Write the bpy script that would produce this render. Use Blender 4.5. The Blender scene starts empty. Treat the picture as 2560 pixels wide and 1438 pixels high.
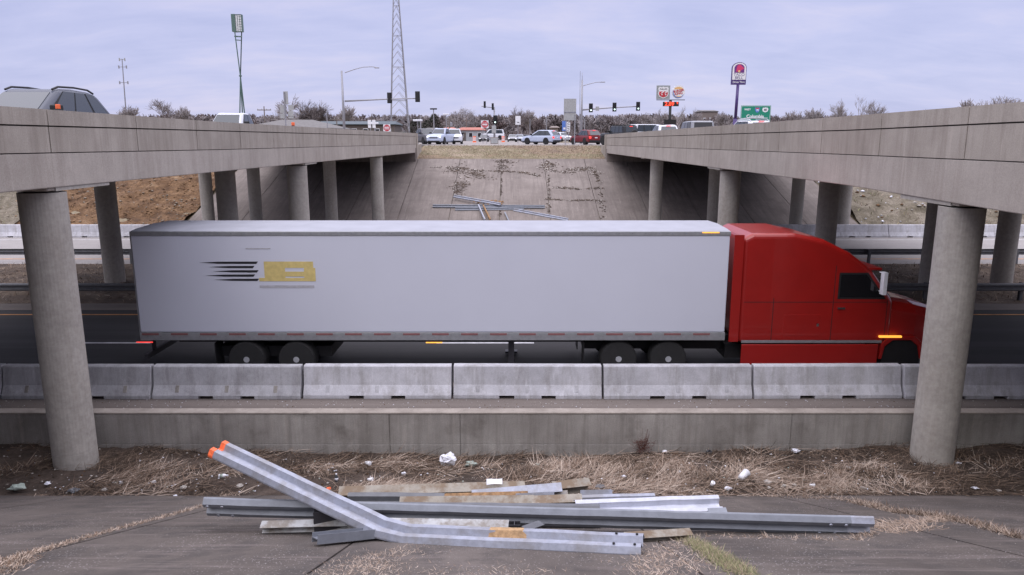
import bpy, math, random
import numpy as np
from mathutils import Vector, Matrix
random.seed(7); rng = np.random.default_rng(7)
S = bpy.context.scene
COL = S.collection
R = math.radians

# ------------------------------------------------------------------ camera
CAMZ, PITCH, FPX = 6.4, R(11.6), 1825.0
cd = bpy.data.cameras.new('camera'); cd.sensor_width = 36; cd.lens = 36 * FPX / 2560
cd.clip_start = .1; cd.clip_end = 9000
cam = bpy.data.objects.new('camera', cd); COL.objects.link(cam)
cam.location = (0, 0, CAMZ); cam.rotation_euler = (R(90) - PITCH, 0, 0)
S.camera = cam
S.render.resolution_x, S.render.resolution_y = 1024, 575

# ------------------------------------------------------------------ world: overcast sky
SUN_EL, SUN_ROT = R(42), R(205)
w = bpy.data.worlds.new('World'); S.world = w; w.use_nodes = True
nt = w.node_tree; nt.nodes.clear(); N = nt.nodes.new; LK = nt.links.new
def mth(op, a, b=None, c=None, clamp=False):
    n = N('ShaderNodeMath'); n.operation = op; n.use_clamp = clamp
    for i, v in enumerate((a, b, c)):
        if v is None: continue
        if isinstance(v, (int, float)): n.inputs[i].default_value = v
        else: LK(v, n.inputs[i])
    return n.outputs[0]
out = N('ShaderNodeOutputWorld'); bg = N('ShaderNodeBackground'); LK(bg.outputs[0], out.inputs[0])
sky = N('ShaderNodeTexSky'); sky.sky_type = 'NISHITA'; sky.sun_disc = False
sky.sun_elevation = SUN_EL; sky.sun_rotation = SUN_ROT
tc = N('ShaderNodeTexCoord'); sp = N('ShaderNodeSeparateXYZ'); LK(tc.outputs['Generated'], sp.inputs[0])
zc_ = mth('MAXIMUM', sp.outputs[2], 0.0)
den = mth('ADD', zc_, 0.24)
cx = mth('DIVIDE', sp.outputs[0], den); cy = mth('DIVIDE', sp.outputs[1], den)
cb = N('ShaderNodeCombineXYZ'); LK(cx, cb.inputs[0]); LK(cy, cb.inputs[1])
def wnoise(scale, detail, rough, dist, sx=1, sy=1):
    mp = N('ShaderNodeMapping'); mp.inputs['Scale'].default_value = (sx, sy, 1); LK(cb.outputs[0], mp.inputs[0])
    n = N('ShaderNodeTexNoise'); n.inputs['Scale'].default_value = scale; n.inputs['Detail'].default_value = detail
    n.inputs['Roughness'].default_value = rough; n.inputs['Distortion'].default_value = dist
    LK(mp.outputs[0], n.inputs[0]); return n.outputs['Fac']
n1 = wnoise(1.5, 6, .55, .6, .6, 1.2); n2 = wnoise(5.0, 5, .6, .4, .55, 1.2)
cl = mth('ADD', mth('MULTIPLY', n1, .62), mth('MULTIPLY', n2, .38))
cr = N('ShaderNodeValToRGB'); LK(cl, cr.inputs[0])
e = cr.color_ramp.elements
e[0].position = .37; e[0].color = (.465, .49, .75, 1)
e[1].position = .63; e[1].color = (.62, .605, .82, 1)
m = cr.color_ramp.elements.new(.5); m.color = (.53, .545, .80, 1)
# the cloud deck of an overcast day is brighter and whiter towards the zenith
mr = N('ShaderNodeMapRange'); LK(zc_, mr.inputs[0]); mr.inputs[1].default_value = .20; mr.inputs[2].default_value = .95
mr.inputs[3].default_value = 0; mr.inputs[4].default_value = 1; mr.interpolation_type = 'SMOOTHSTEP'
mx = N('ShaderNodeMixRGB'); back = N('ShaderNodeMapRange'); LK(sp.outputs[1], back.inputs[0]); back.inputs[1].default_value = -.5; back.inputs[2].default_value = .45
back.inputs[3].default_value = .6; back.inputs[4].default_value = 1   # unseen horizon behind the viewer dimmed to deepen shade on faces turned to it
bm_ = N('ShaderNodeMixRGB'); bm_.blend_type = 'MULTIPLY'; bm_.inputs[0].default_value = 1; LK(cr.outputs[0], bm_.inputs[1]); LK(back.outputs[0], bm_.inputs[2])
LK(mr.outputs[0], mx.inputs[0]); LK(bm_.outputs[0], mx.inputs[1]); mx.inputs[2].default_value = (2.55, 2.46, 2.72, 1)
sc_ = N('ShaderNodeMixRGB'); sc_.blend_type = 'ADD'; sc_.inputs[0].default_value = .012
LK(mx.outputs[0], sc_.inputs[1]); LK(sky.outputs[0], sc_.inputs[2])
LK(sc_.outputs[0], bg.inputs[0]); bg.inputs[1].default_value = 1.0

sl = bpy.data.lights.new('sun', 'SUN'); sl.energy = .5; sl.angle = R(28); sl.color = (1, .95, .88)
so = bpy.data.objects.new('sun', sl); COL.objects.link(so)
sdir = Vector((math.sin(SUN_ROT) * math.cos(SUN_EL), math.cos(SUN_ROT) * math.cos(SUN_EL), math.sin(SUN_EL)))
so.rotation_euler = sdir.to_track_quat('Z', 'Y').to_euler(); so.location = (0, -20, 60)
S.view_settings.view_transform = 'Standard'; S.view_settings.look = 'None'
S.view_settings.exposure = 0; S.view_settings.gamma = 1
S.cycles.max_bounces = 5; S.cycles.diffuse_bounces = 2; S.cycles.transparent_max_bounces = 6

# ------------------------------------------------------------------ projection helpers (2560x1438 px)
CT, ST = math.cos(PITCH), math.sin(PITCH)
def ray(x, y):
    u = (x - 1280) / FPX; v = (719 - y) / FPX
    return Vector((u, CT + v * ST, -ST + v * CT))
def P(x, y, Y):
    d = ray(x, y); t = Y / d.y
    return Vector((d.x * t, Y, CAMZ + d.z * t))
SLO = .42; TOE = 12.87; TOEZ = -.3
def near_z(Y): return TOEZ + SLO * (TOE - Y)
def ditch_z(X, Y):
    t = min(max((Y - TOE) / 2.4, 0), 1)
    side = .22 * min(abs(X) / 9, 1.3)
    return TOEZ + t * (-.3 + side) + .035 * math.sin(X * 2.3 + Y * 3) * t
def gz(X, Y): return near_z(Y) if Y < TOE else ditch_z(X, Y)
def gp(x, y):
    d = ray(x, y)
    t = 1.0
    while t < 30:
        p = Vector((d.x * t, d.y * t, CAMZ + d.z * t))
        if p.z <= gz(p.x, p.y): return p
        t += .01
    return p
FS = (4.5 - .05) / (68 - 53.5)
def far_z(Y): return .05 + FS * (Y - 53.5)
def fp(x, y):
    d = ray(x, y)     # point on the far paved slope
    t = (CAMZ - .05 + FS * 53.5) / (FS * d.y - d.z)
    return Vector((d.x * t, d.y * t, CAMZ + d.z * t))
GZ = 5.6    # level of the ground round the far junction

# ------------------------------------------------------------------ objects
def tag(o, label=None, cat=None, group=None, kind=None):
    if label: o['label'] = label
    if cat: o['category'] = cat
    if group: o['group'] = group
    if kind: o['kind'] = kind
    return o
def empty(name, loc=(0, 0, 0), rz=0, label=None, cat=None, group=None):
    o = bpy.data.objects.new(name, None); COL.objects.link(o); o.location = loc; o.rotation_euler = (0, 0, rz)
    o.empty_display_size = .2
    return tag(o, label, cat, group)
def link(name, me, mats, parent=None, smooth=False, bevel=0, seg=2):
    if not isinstance(mats, (list, tuple)): mats = [mats]
    for mm in mats: me.materials.append(mm)
    o = bpy.data.objects.new(name, me); COL.objects.link(o)
    if parent: o.parent = parent
    if smooth:
        me.polygons.foreach_set('use_smooth', [True] * len(me.polygons))
    if bevel:
        b = o.modifiers.new('bevel', 'BEVEL'); b.width = bevel; b.segments = seg; b.limit_method = 'ANGLE'; b.angle_limit = R(35)
    return o
class MB:
    def __init__(s): s.v = []; s.f = []; s.m = []; s.cm = 0
    def add(s, vs, fs):
        b = len(s.v); s.v += [tuple(p) for p in vs]
        for f in fs: s.f.append([b + i for i in f]); s.m.append(s.cm)
        return s
    def box(s, x0, x1, y0, y1, z0, z1, M=None):
        vs = [Vector(p) for p in ((x0,y0,z0),(x1,y0,z0),(x1,y1,z0),(x0,y1,z0),(x0,y0,z1),(x1,y0,z1),(x1,y1,z1),(x0,y1,z1))]
        if M is not None: vs = [M @ p for p in vs]
        return s.add(vs, [(3,2,1,0),(4,5,6,7),(0,1,5,4),(1,2,6,5),(2,3,7,6),(3,0,4,7)])
    def loft(s, rings, closed=True, caps=True):
        n = len(rings[0]); vs = [p for r in rings for p in r]; fs = []
        for k in range(len(rings) - 1):
            for i in range(n if closed else n - 1):
                j = (i + 1) % n
                fs.append((k*n+i, k*n+j, (k+1)*n+j, (k+1)*n+i))
        if caps and closed:
            fs.append(tuple(range(n))[::-1]); fs.append(tuple((len(rings)-1)*n + i for i in range(n)))
        return s.add(vs, fs)
    def tube(s, pts, rad, n=8, caps=True):
        pts = [Vector(p) for p in pts]
        if not isinstance(rad, (list, tuple)): rad = [rad] * len(pts)
        rings = []; ref = None
        for i, p in enumerate(pts):
            t = (pts[min(i+1, len(pts)-1)] - pts[max(i-1, 0)]).normalized()
            if ref is None:
                ref = t.orthogonal().normalized()
            a = (ref - t * ref.dot(t)).normalized(); ref = a; b = t.cross(a)
            rings.append([p + (a * math.cos(2*math.pi*k/n) + b * math.sin(2*math.pi*k/n)) * rad[i] for k in range(n)])
        return s.loft(rings, True, caps)
    def lathe(s, prof, n=16, M=None):   # prof: (r, z)
        rings = [[Vector((r*math.cos(2*math.pi*k/n), r*math.sin(2*math.pi*k/n), z)) for k in range(n)] for r, z in prof]
        if M is not None: rings = [[M @ p for p in r] for r in rings]
        return s.loft(rings, True, True)
    def poly(s, pts, h, M=None):   # extrude a 2D polygon (x,z) along y by h
        a = [Vector((x, 0, z)) for x, z in pts]; b = [Vector((x, h, z)) for x, z in pts]
        if M is not None: a = [M @ p for p in a]; b = [M @ p for p in b]
        return s.loft([a, b])
    def quad(s, a, b, c, d): return s.add([a, b, c, d], [(0, 1, 2, 3)])
    def build(s, name, mats, parent=None, smooth=False, bevel=0, seg=2):
        me = bpy.data.meshes.new(name); me.from_pydata(s.v, [], s.f)
        if any(s.m): me.polygons.foreach_set('material_index', s.m)
        me.update()
        bm_fix(me)
        return link(name, me, mats, parent, smooth, bevel, seg)
import bmesh
def bm_fix(me):
    if len(me.polygons) > 60000: return
    bm = bmesh.new(); bm.from_mesh(me); bmesh.ops.recalc_face_normals(bm, faces=bm.faces); bm.to_mesh(me); bm.free()
def np_mesh(name, V, F, mats, parent=None, mi=None, smooth=False):
    V = np.asarray(V, dtype=np.float32); F = np.asarray(F, dtype=np.int32)
    me = bpy.data.meshes.new(name); k = F.shape[1]
    me.vertices.add(len(V)); me.vertices.foreach_set('co', V.ravel())
    me.loops.add(F.size); me.loops.foreach_set('vertex_index', F.ravel())
    me.polygons.add(len(F)); me.polygons.foreach_set('loop_start', np.arange(0, F.size, k, dtype=np.int32))
    me.polygons.foreach_set('loop_total', np.full(len(F), k, dtype=np.int32))
    if mi is not None: me.polygons.foreach_set('material_index', np.asarray(mi, dtype=np.int32))
    me.update(calc_edges=True)
    return link(name, me, mats, parent, smooth)

# ------------------------------------------------------------------ materials
class NB:
    def __init__(s, name):
        s.mat = bpy.data.materials.new(name); s.mat.use_nodes = True; s.nt = s.mat.node_tree
        s.b = s.nt.nodes['Principled BSDF']; s.tc = s.nt.nodes.new('ShaderNodeTexCoord')
    def n(s, t): return s.nt.nodes.new(t)
    def vec(s):
        if not getattr(s, 'rand', False): return s.tc.outputs['Object']
        if not hasattr(s, 'rv'):
            oi = s.n('ShaderNodeObjectInfo'); a = s.n('ShaderNodeVectorMath'); a.operation = 'MULTIPLY_ADD'
            s.l(oi.outputs['Random'], a.inputs[0]); a.inputs[1].default_value = (41, 17, 9); s.l(s.tc.outputs['Object'], a.inputs[2]); s.rv = a.outputs[0]; s.oi = oi
        return s.rv
    def l(s, a, b): s.nt.links.new(a, b)
    def noise(s, scale, detail=4, rough=.55, st=(1, 1, 1), dist=0, loc=(0, 0, 0)):
        mp = s.n('ShaderNodeMapping'); mp.inputs['Scale'].default_value = st; mp.inputs['Location'].default_value = loc
        s.l(s.vec(), mp.inputs[0])
        n = s.n('ShaderNodeTexNoise'); n.inputs['Scale'].default_value = scale; n.inputs['Detail'].default_value = detail
        n.inputs['Roughness'].default_value = rough; n.inputs['Distortion'].default_value = dist
        s.l(mp.outputs[0], n.inputs[0]); return n.outputs['Fac']
    def vor(s, scale, st=(1, 1, 1), feature='F1'):
        mp = s.n('ShaderNodeMapping'); mp.inputs['Scale'].default_value = st; s.l(s.tc.outputs['Object'], mp.inputs[0])
        n = s.n('ShaderNodeTexVoronoi'); n.feature = feature; n.inputs['Scale'].default_value = scale; s.l(mp.outputs[0], n.inputs[0])
        return n.outputs['Distance'], n.outputs.get('Color')
    def ramp(s, fac, stops):
        r = s.n('ShaderNodeValToRGB'); s.l(fac, r.inputs[0]); e = r.color_ramp.elements
        e[0].position, e[0].color = stops[0][0], (*c4(stops[0][1]), 1)
        e[1].position, e[1].color = stops[-1][0], (*c4(stops[-1][1]), 1)
        for p, c in stops[1:-1]: q = e.new(p); q.color = (*c4(c), 1)
        return r.outputs[0]
    def mix(s, fac, a, b, mode='MIX'):
        m = s.n('ShaderNodeMixRGB'); m.blend_type = mode
        for i, v in enumerate((fac, a, b)):
            if isinstance(v, (int, float)): m.inputs[i].default_value = v if i == 0 else (v, v, v, 1)
            elif isinstance(v, tuple): m.inputs[i].default_value = (*v, 1)
            else: s.l(v, m.inputs[i])
        return m.outputs[0]
    def bump(s, h, st=.3, dist=.02):
        b = s.n('ShaderNodeBump'); b.inputs['Strength'].default_value = st; b.inputs['Distance'].default_value = dist
        s.l(h, b.inputs['Height']); s.l(b.outputs[0], s.b.inputs['Normal'])
    def fin(s, col, rough=.8, metal=0):
        if isinstance(col, tuple): s.b.inputs['Base Color'].default_value = (*col, 1)
        else: s.l(col, s.b.inputs['Base Color'])
        if isinstance(rough, (int, float)): s.b.inputs['Roughness'].default_value = rough
        else: s.l(rough, s.b.inputs['Roughness'])
        s.b.inputs['Metallic'].default_value = metal
        return s.mat
def c4(c): return (c, c, c) if isinstance(c, (int, float)) else c
def sc3(c, k): return tuple(v * k for v in c)
M = {}
def simple(name, c, rough=.6, metal=0, var=.12, scale=8, bump=0, coat=0):
    b = NB(name); n = b.noise(scale, 4)
    col = b.ramp(n, [(.3, sc3(c, 1 - var)), (.7, sc3(c, 1 + var))])
    if bump: b.bump(b.noise(scale * 5, 3), bump)
    m = b.fin(col, rough, metal)
    if coat: b.b.inputs['Coat Weight'].default_value = coat
    M[name] = m; return m
def concrete(name, c, c2, rand=False, streak=0, bump=.15, scale=.8, stain=(.10, .085, .075), stain_amt=.5, fine=40, pale=None, saxis='z'):
    b = NB(name); b.rand = rand
    big = b.noise(scale, 6, .6); mid = b.noise(scale * 6, 5, .6)
    col = b.ramp(big, [(.3, c), (.7, c2)])
    col = b.mix(b.ramp(mid, [(.35, .0), (.75, .30)]), col, sc3(c, .72))
    if streak:
        st = (2.2, 2.2, .16) if saxis == 'z' else (2.2, .12, .12)
        s1 = b.noise(1.6, 6, .7, st=st); s2 = b.noise(3.2, 5, .7, st=st, loc=(5, 3, 1))
        col = b.mix(b.ramp(s1, [(.46, 0.), (.64, streak)]), col, stain)
        col = b.mix(b.ramp(s2, [(.56, 0.), (.68, streak * .7)]), col, pale or sc3(c2, 1.35))
    bl = b.noise(scale * 2.1, 6, .68, loc=(9, 2, 4))
    col = b.mix(b.ramp(bl, [(.55, 0.), (.75, stain_amt)]), col, stain)
    f = b.noise(fine, 3, .7)
    col = b.mix(.32, col, b.ramp(f, [(.3, .30), (.7, .72)]), 'OVERLAY')
    if rand: col = b.mix(1., col, b.ramp(b.oi.outputs['Random'], [(0., .84), (1., 1.06)]), 'MULTIPLY')
    b.bump(b.mix(.5, mid, f), bump, .02)
    M[name] = b.fin(col, .9); return M[name]
concrete('fascia', (.33, .292, .25), (.45, .405, .355), streak=.42, stain=(.22, .185, .155), stain_amt=.38, scale=.42)
concrete('girder', (.37, .33, .29), (.48, .435, .39), streak=.32, stain=(.24, .20, .17), stain_amt=.32, scale=.35)
concrete('column', (.34, .315, .285), (.43, .405, .37), streak=.22, stain=(.26, .225, .19), stain_amt=.35, scale=.7, fine=9)
concrete('soffit', (.07, .06, .055), (.10, .088, .08), stain_amt=.4)  # concrete darkened well below the girder colour to put under-deck shade into it
concrete('wall', (.21, .195, .18), (.42, .40, .375), streak=.42, stain=(.12, .105, .092), stain_amt=.7, scale=.5, bump=.3, pale=(.42, .38, .34))
concrete('wall_cap', (.23, .20, .175), (.36, .32, .285), stain_amt=.45, scale=2)
concrete('barrier', (.44, .44, .475), (.60, .60, .645), True, streak=.45, stain=(.24, .225, .21), stain_amt=.5, scale=1.1, bump=.12)
concrete('barrier_old', (.40, .40, .43), (.52, .52, .55), True, streak=.45, stain=(.20, .19, .19), stain_amt=.5, scale=1.4, bump=.12)
concrete('far_paving', (.165, .138, .125), (.26, .225, .205), streak=.5, stain=(.12, .10, .09), stain_amt=.6, scale=.33, fine=14, saxis='y')
concrete('pale_road', (.27, .25, .245), (.33, .31, .30), stain=(.2, .18, .17), stain_amt=.3, scale=.3, fine=12)
def asphalt(name, c, speck=.5, sc=90, stains=.3):
    b = NB(name)
    col = b.ramp(b.noise(.5, 6, .6, st=(.25, 1, 1)), [(.3, sc3(c, .8)), (.7, sc3(c, 1.2))])
    d, cc = b.vor(sc)
    col = b.mix(b.ramp(d, [(.0, speck), (.28, 0.)]), col, sc3(c, 3.0))
    col = b.mix(b.ramp(b.noise(1.3, 5), [(.5, 0.), (.75, stains)]), col, sc3(c, .55))
    col = b.mix(b.ramp(b.noise(1.1, 4, .6, st=(.012, 1, 1)), [(.45, 0.), (.62, .55)]), col, sc3(c, 1.9))
    b.bump(b.noise(60, 3), .3, .01)
    M[name] = b.fin(col, .88); return M[name]
asphalt('asphalt', (.026, .025, .027))
asphalt('shoulder', (.125, .106, .096), .5, 30)
asphalt('street', (.24, .22, .21), .2, 20)
def near_pav():
    b = NB('near_paving')
    c = b.ramp(b.noise(.55, 7, .62, st=(1, .45, 1), dist=.4), [(.3, (.058, .047, .041)), (.52, (.098, .081, .071)), (.72, (.14, .118, .104))])
    c = b.mix(b.ramp(b.noise(1.7, 7, .7, st=(1, .4, 1), loc=(3, 1, 0)), [(.47, 0.), (.62, .75)]), c, (.05, .043, .04))
    c = b.mix(b.ramp(b.noise(2.2, 6, .7, st=(.35, 2.2, 1), loc=(1, 7, 0)), [(.52, 0.), (.64, .6)]), c, (.16, .132, .122))
    d, cc = b.vor(24); mask = b.ramp(b.noise(.9, 4, .6, loc=(2, 2, 0)), [(.42, 0.), (.62, 1.)])
    sp_ = b.ramp(d, [(.13, 1.), (.21, 0.)])
    c = b.mix(b.mix(1., sp_, mask, 'MULTIPLY'), c, (.42, .39, .39))
    d2, cc2 = b.vor(190); c = b.mix(b.ramp(d2, [(.08, .7), (.3, 0.)]), c, (.21, .185, .175))
    c = b.mix(.5, c, b.ramp(b.noise(130, 2), [(.3, .3), (.7, .7)]), 'OVERLAY')
    b.bump(b.mix(.5, b.noise(60, 4, .7), b.noise(9, 5)), .35, .02)
    M['near_paving'] = b.fin(c, .9)
near_pav()
def soil(name, stops, sc=1.2, bump=.8, d=.08, fine=20):
    b = NB(name); c = b.ramp(b.noise(sc, 8, .68), stops)
    c = b.mix(.6, c, b.ramp(b.noise(fine, 4, .7), [(.3, .25), (.7, .75)]), 'OVERLAY')
    b.bump(b.noise(sc * 4, 8, .7), bump, d); M[name] = b.fin(c, .95)
soil('ditch', [(.3, (.030, .020, .015)), (.5, (.06, .042, .032)), (.7, (.11, .082, .066))], 1.5)
soil('dirt', [(.28, (.055, .028, .013)), (.45, (.145, .078, .036)), (.6, (.23, .135, .068)), (.75, (.36, .25, .155))], .9, 1, .3, 5)
soil('grey_slope', [(.3, (.09, .075, .05)), (.5, (.17, .145, .105)), (.7, (.27, .235, .19))], .8, 1, .2, 6)
soil('bank', [(.3, (.12, .085, .06)), (.45, (.23, .17, .11)), (.52, (.17, .145, .08)), (.7, (.34, .27, .20))], .3, .8, .1, 4)
soil('median', [(.3, (.035, .025, .018)), (.5, (.085, .058, .04)), (.62, (.14, .105, .075)), (.78, (.30, .27, .24))], .8, 1, .1, 9)
soil('ground', [(.3, (.13, .105, .07)), (.5, (.19, .155, .10)), (.7, (.26, .215, .15))], .05, .5, .1, 2)
soil('woods_floor', [(.3, (.085, .07, .068)), (.7, (.14, .115, .112))], .1, .6, .2, 1)
def metal(name, c, rough=.45, met=.7, stain=None, amt=.5, sc=6):
    b = NB(name); col = b.ramp(b.noise(sc, 5, .6), [(.3, sc3(c, .85)), (.7, sc3(c, 1.12))])
    if stain: col = b.mix(b.ramp(b.noise(3.1, 7, .7, loc=(4, 4, 4)), [(.45, 0.), (.6, amt)]), col, stain)
    b.bump(b.noise(40, 3), .08); M[name] = b.fin(col, rough, met)
metal('galv', (.21, .225, .26), .5, .35)
metal('galv_bright', (.32, .34, .41), .45, .3, (.20, .185, .17), .5, 14)
metal('silver_rail', (.52, .54, .62), .45, .3)
metal('galv_dull', (.15, .155, .17), .55, .3)
metal('galv_rusty', (.42, .42, .44), .6, .3, (.32, .19, .10), .85)
metal('tan_steel', (.30, .275, .235), .75, .1, (.17, .115, .07), .85, 9)
metal('white_steel', (.40, .41, .42), .6, .1, (.16, .13, .10), .8)
metal('dark_steel', (.045, .044, .052), .5, .3)
metal('sign_back', (.42, .43, .43), .5, .3)
simple('pole_grey', (.33, .33, .36), .5, .4)
simple('timber', (.30, .26, .19), .9, 0, .3, 12, .3)
simple('wood_pole', (.20, .17, .15), .9)
simple('rust', (.27, .16, .08), .9, 0, .4, 14, .3)
simple('rust_mud', (.40, .26, .14), .9, 0, .3, 20, .3)
simple('orange', (.80, .15, .05), .6, 0, .2, 20); simple('paper', (.72, .73, .80), .7, 0, .08)
simple('pale_green', (.36, .42, .38), .4); simple('cup_white', (.78, .79, .84), .5, 0, .05); simple('bottle_dark', (.05, .06, .07), .3)
simple('stone', (.42, .39, .36), .9, 0, .3, 15, .3); simple('black', (.012, .012, .014), .6); simple('tyre', (.018, .018, .019), .85)
simple('rim', (.42, .43, .46), .45, .15); simple('line_white', (.62, .62, .64), .8, 0, .25, 3); simple('line_yellow', (.60, .27, .08), .8, 0, .3, 3)
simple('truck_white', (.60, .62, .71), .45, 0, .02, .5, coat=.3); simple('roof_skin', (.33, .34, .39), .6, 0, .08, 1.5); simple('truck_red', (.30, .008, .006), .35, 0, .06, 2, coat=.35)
simple('aluminium', (.40, .41, .43), .4, .6); simple('chrome', (.7, .7, .72), .15, 1)
simple('logo_yellow', (.62, .50, .20), .5); simple('logo_black', (.02, .02, .025), .5); simple('logo_grey', (.42, .42, .46), .5)
simple('red_tape', (.24, .10, .10), .5); simple('sign_white', (.78, .79, .82), .5, 0, .04); simple('sign_red', (.50, .03, .045), .5)
simple('sign_green', (.012, .24, .15), .5, 0, .05); simple('sign_blue', (.10, .20, .55), .5); simple('sign_purple', (.06, .03, .16), .4)
simple('taco_pink', (.62, .05, .16), .4); simple('taco_violet', (.16, .04, .22), .4); simple('bun', (.78, .48, .20), .5)
simple('sign_grey', (.30, .33, .34), .5); simple('frame_green', (.10, .17, .15), .5); simple('tree_bark', (.195, .165, .162), .9, 0, .25, 3)
simple('tree_grey', (.33, .30, .305), .9, 0, .25, 3); simple('brush', (.17, .132, .128), .9); simple('needles', (.035, .042, .028), .9)
simple('roof_grey', (.16, .152, .15), .8, 0, .15, 2); simple('roof_teal', (.07, .095, .11), .6); simple('roof_red', (.42, .15, .11), .7)
simple('siding', (.40, .42, .44), .8); simple('siding_dark', (.13, .11, .10), .8); simple('siding_brown', (.24, .2, .18), .8)
simple('weed_red', (.11, .04, .03), .9); simple('bag_black', (.03, .03, .035), .35)
def glassm(name, c, rough=.08):
    b = NB(name); b.fin(c, rough); b.b.inputs['Specular IOR Level'].default_value = .8; M[name] = b.mat
glassm('glass', (.035, .045, .055)); glassm('glass_dark', (.01, .01, .012))
def emit(name, c, k):
    b = NB(name); b.fin(c, .4); b.b.inputs['Emission Color'].default_value = (*c, 1); b.b.inputs['Emission Strength'].default_value = k; M[name] = b.mat
emit('lamp_white', (.95, .97, 1), 2.0); emit('lamp_red', (1, .06, .05), 1.1); emit('lamp_amber', (1, .45, .06), 1.2); emit('led_red', (1, .07, .03), 1.3)
emit('lamp_green', (.75, 1, .92), 1.8)
def paint(name, c, rough=.3):
    simple(name, c, .42, 0, .04, 3, coat=.2)
for nm, c in dict(p_blue=(.065, .075, .105), p_silver=(.42, .46, .55), p_white=(.70, .72, .78), p_red=(.17, .008, .012), p_black=(.015, .015, .017),
                  p_grey=(.30, .31, .34), p_darkgrey=(.09, .09, .10), p_silverblue=(.46, .52, .66)).items(): paint(nm, c)
STRAW = []
for i, c in enumerate([(.32, .24, .185), (.21, .15, .11), (.42, .33, .265), (.095, .065, .046), (.52, .43, .36), (.17, .108, .072), (.055, .038, .028)]):
    STRAW.append(simple('straw_%d' % i, c, .9, 0, .15, 5))
GREENS = [simple('blade_%d' % i, c, .8, 0, .15, 5) for i, c in enumerate([(.20, .21, .10), (.30, .29, .15), (.14, .15, .07), (.38, .33, .2)])]

# ------------------------------------------------------------------ terrain and roads
def strip(name, stations, x0, x1, mat, nx=2, kind='structure', parent=None, rough=0, zoff=0, fn=None):
    xs = np.linspace(x0, x1, nx); V = []; F = []
    for (y, z) in stations:
        for x in xs: V.append((x, y, (fn(x, y) if fn else z) + zoff))
    for j in range(len(stations) - 1):
        for i in range(nx - 1):
            a = j * nx + i; F.append((a, a + 1, a + nx + 1, a + nx))
    me = bpy.data.meshes.new(name); me.from_pydata(V, [], F); me.update()
    o = link(name, me, mat, parent, smooth=bool(fn))
    if kind: tag(o, kind=kind)
    return o
g = strip('ground', [(-700, 5.2), (-.6, 5.2), (12.87, -.42), (15.35, -.95), (15.6, -.06), (53.3, -.06), (68.2, 4.3), (75.5, 5.52), (420, 5.5), (4000, 5.3)], -4000, 4000, M['ground'])
# near paved slope in panels with open joints
near_joints = [-26, -15.3, -11.6, -8.1, -4.75, -1.75, 1.62, 5.0, 8.6, 12.3, 16, 26]
mb = MB(); YT = TOE
for a, b in zip(near_joints[:-1], near_joints[1:]):
    for (ya, yb) in ((-.5, 8.6), (8.63, YT)):
        mb.loft([[Vector((a+.015, ya, near_z(ya)-.12)), Vector((b-.015, ya, near_z(ya)-.12)), Vector((b-.015, ya, near_z(ya))), Vector((a+.015, ya, near_z(ya)))],
                 [Vector((a+.015, yb, near_z(yb)-.12)), Vector((b-.015, yb, near_z(yb)-.12)), Vector((b-.015, yb, near_z(yb))), Vector((a+.015, yb, near_z(yb)))]])
tag(mb.build('near_slope_paving', M['near_paving']), kind='structure')
# ditch between slope and wall
from mathutils import noise as mn
def ditch_fn(x, y):
    n = mn.noise(Vector((x * 1.1, y * 1.6, 0))) * .07 + mn.noise(Vector((x * 4, y * 4, 3))) * .035
    return ditch_z(x, y) + (n if y > TOE + .1 else 0)
strip('ditch_soil', [(TOE - .05 + k * .1, 0) for k in range(26)], -26, 26, M['ditch'], 420, fn=ditch_fn)
strip('road_shoulder', [(15.52, 0), (18.6, 0)], -400, 400, M['shoulder'])
strip('near_highway', [(18.6, .0), (27.6, .0)], -400, 400, M['asphalt'])
strip('shoulder_strip', [(26.9, .008), (28.0, .008)], -400, 400, M['shoulder'])
def line(name, y, wdt, mat, x0=-300, x1=300, z=.012):
    return strip(name, [(y, z), (y + wdt, z)], x0, x1, mat)
mb = MB()
for k in range(-12, 12): mb.quad((-11.5 + k*12.2 - 3.1, 22.33, .006), (-11.5 + k*12.2, 22.33, .006), (-11.5 + k*12.2, 22.46, .006), (-11.5 + k*12.2 - 3.1, 22.46, .006))
tag(mb.build('lane_line', M['line_white']), kind='structure')
line('yellow_edge_line', 26.1, .13, M['line_yellow'])
def med_fn(x, y):
    t = min((y - 28) / 2, (37.2 - y) / 2, 1); t = max(t, 0)
    return .012 + t * (.10 + mn.noise(Vector((x * .35, y * .5, 1))) * .16 + mn.noise(Vector((x * 1.7, y * 1.7, 5))) * .07)
strip('median_strip', [(28.0 + k * .2, 0) for k in range(47)], -60, 60, M['median'], 300, fn=med_fn)
strip('far_highway', [(37.2, .004), (50.4, .004)], -400, 400, M['pale_road'])
line('far_yellow_edge_line', 38.7, .13, M['line_yellow'], z=.014)
line('far_white_edge_line', 46.2, .13, M['line_white'], z=.014)
strip('far_shoulder', [(50.4, .0), (53.6, .03)], -400, 400, M['shoulder'])
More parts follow.
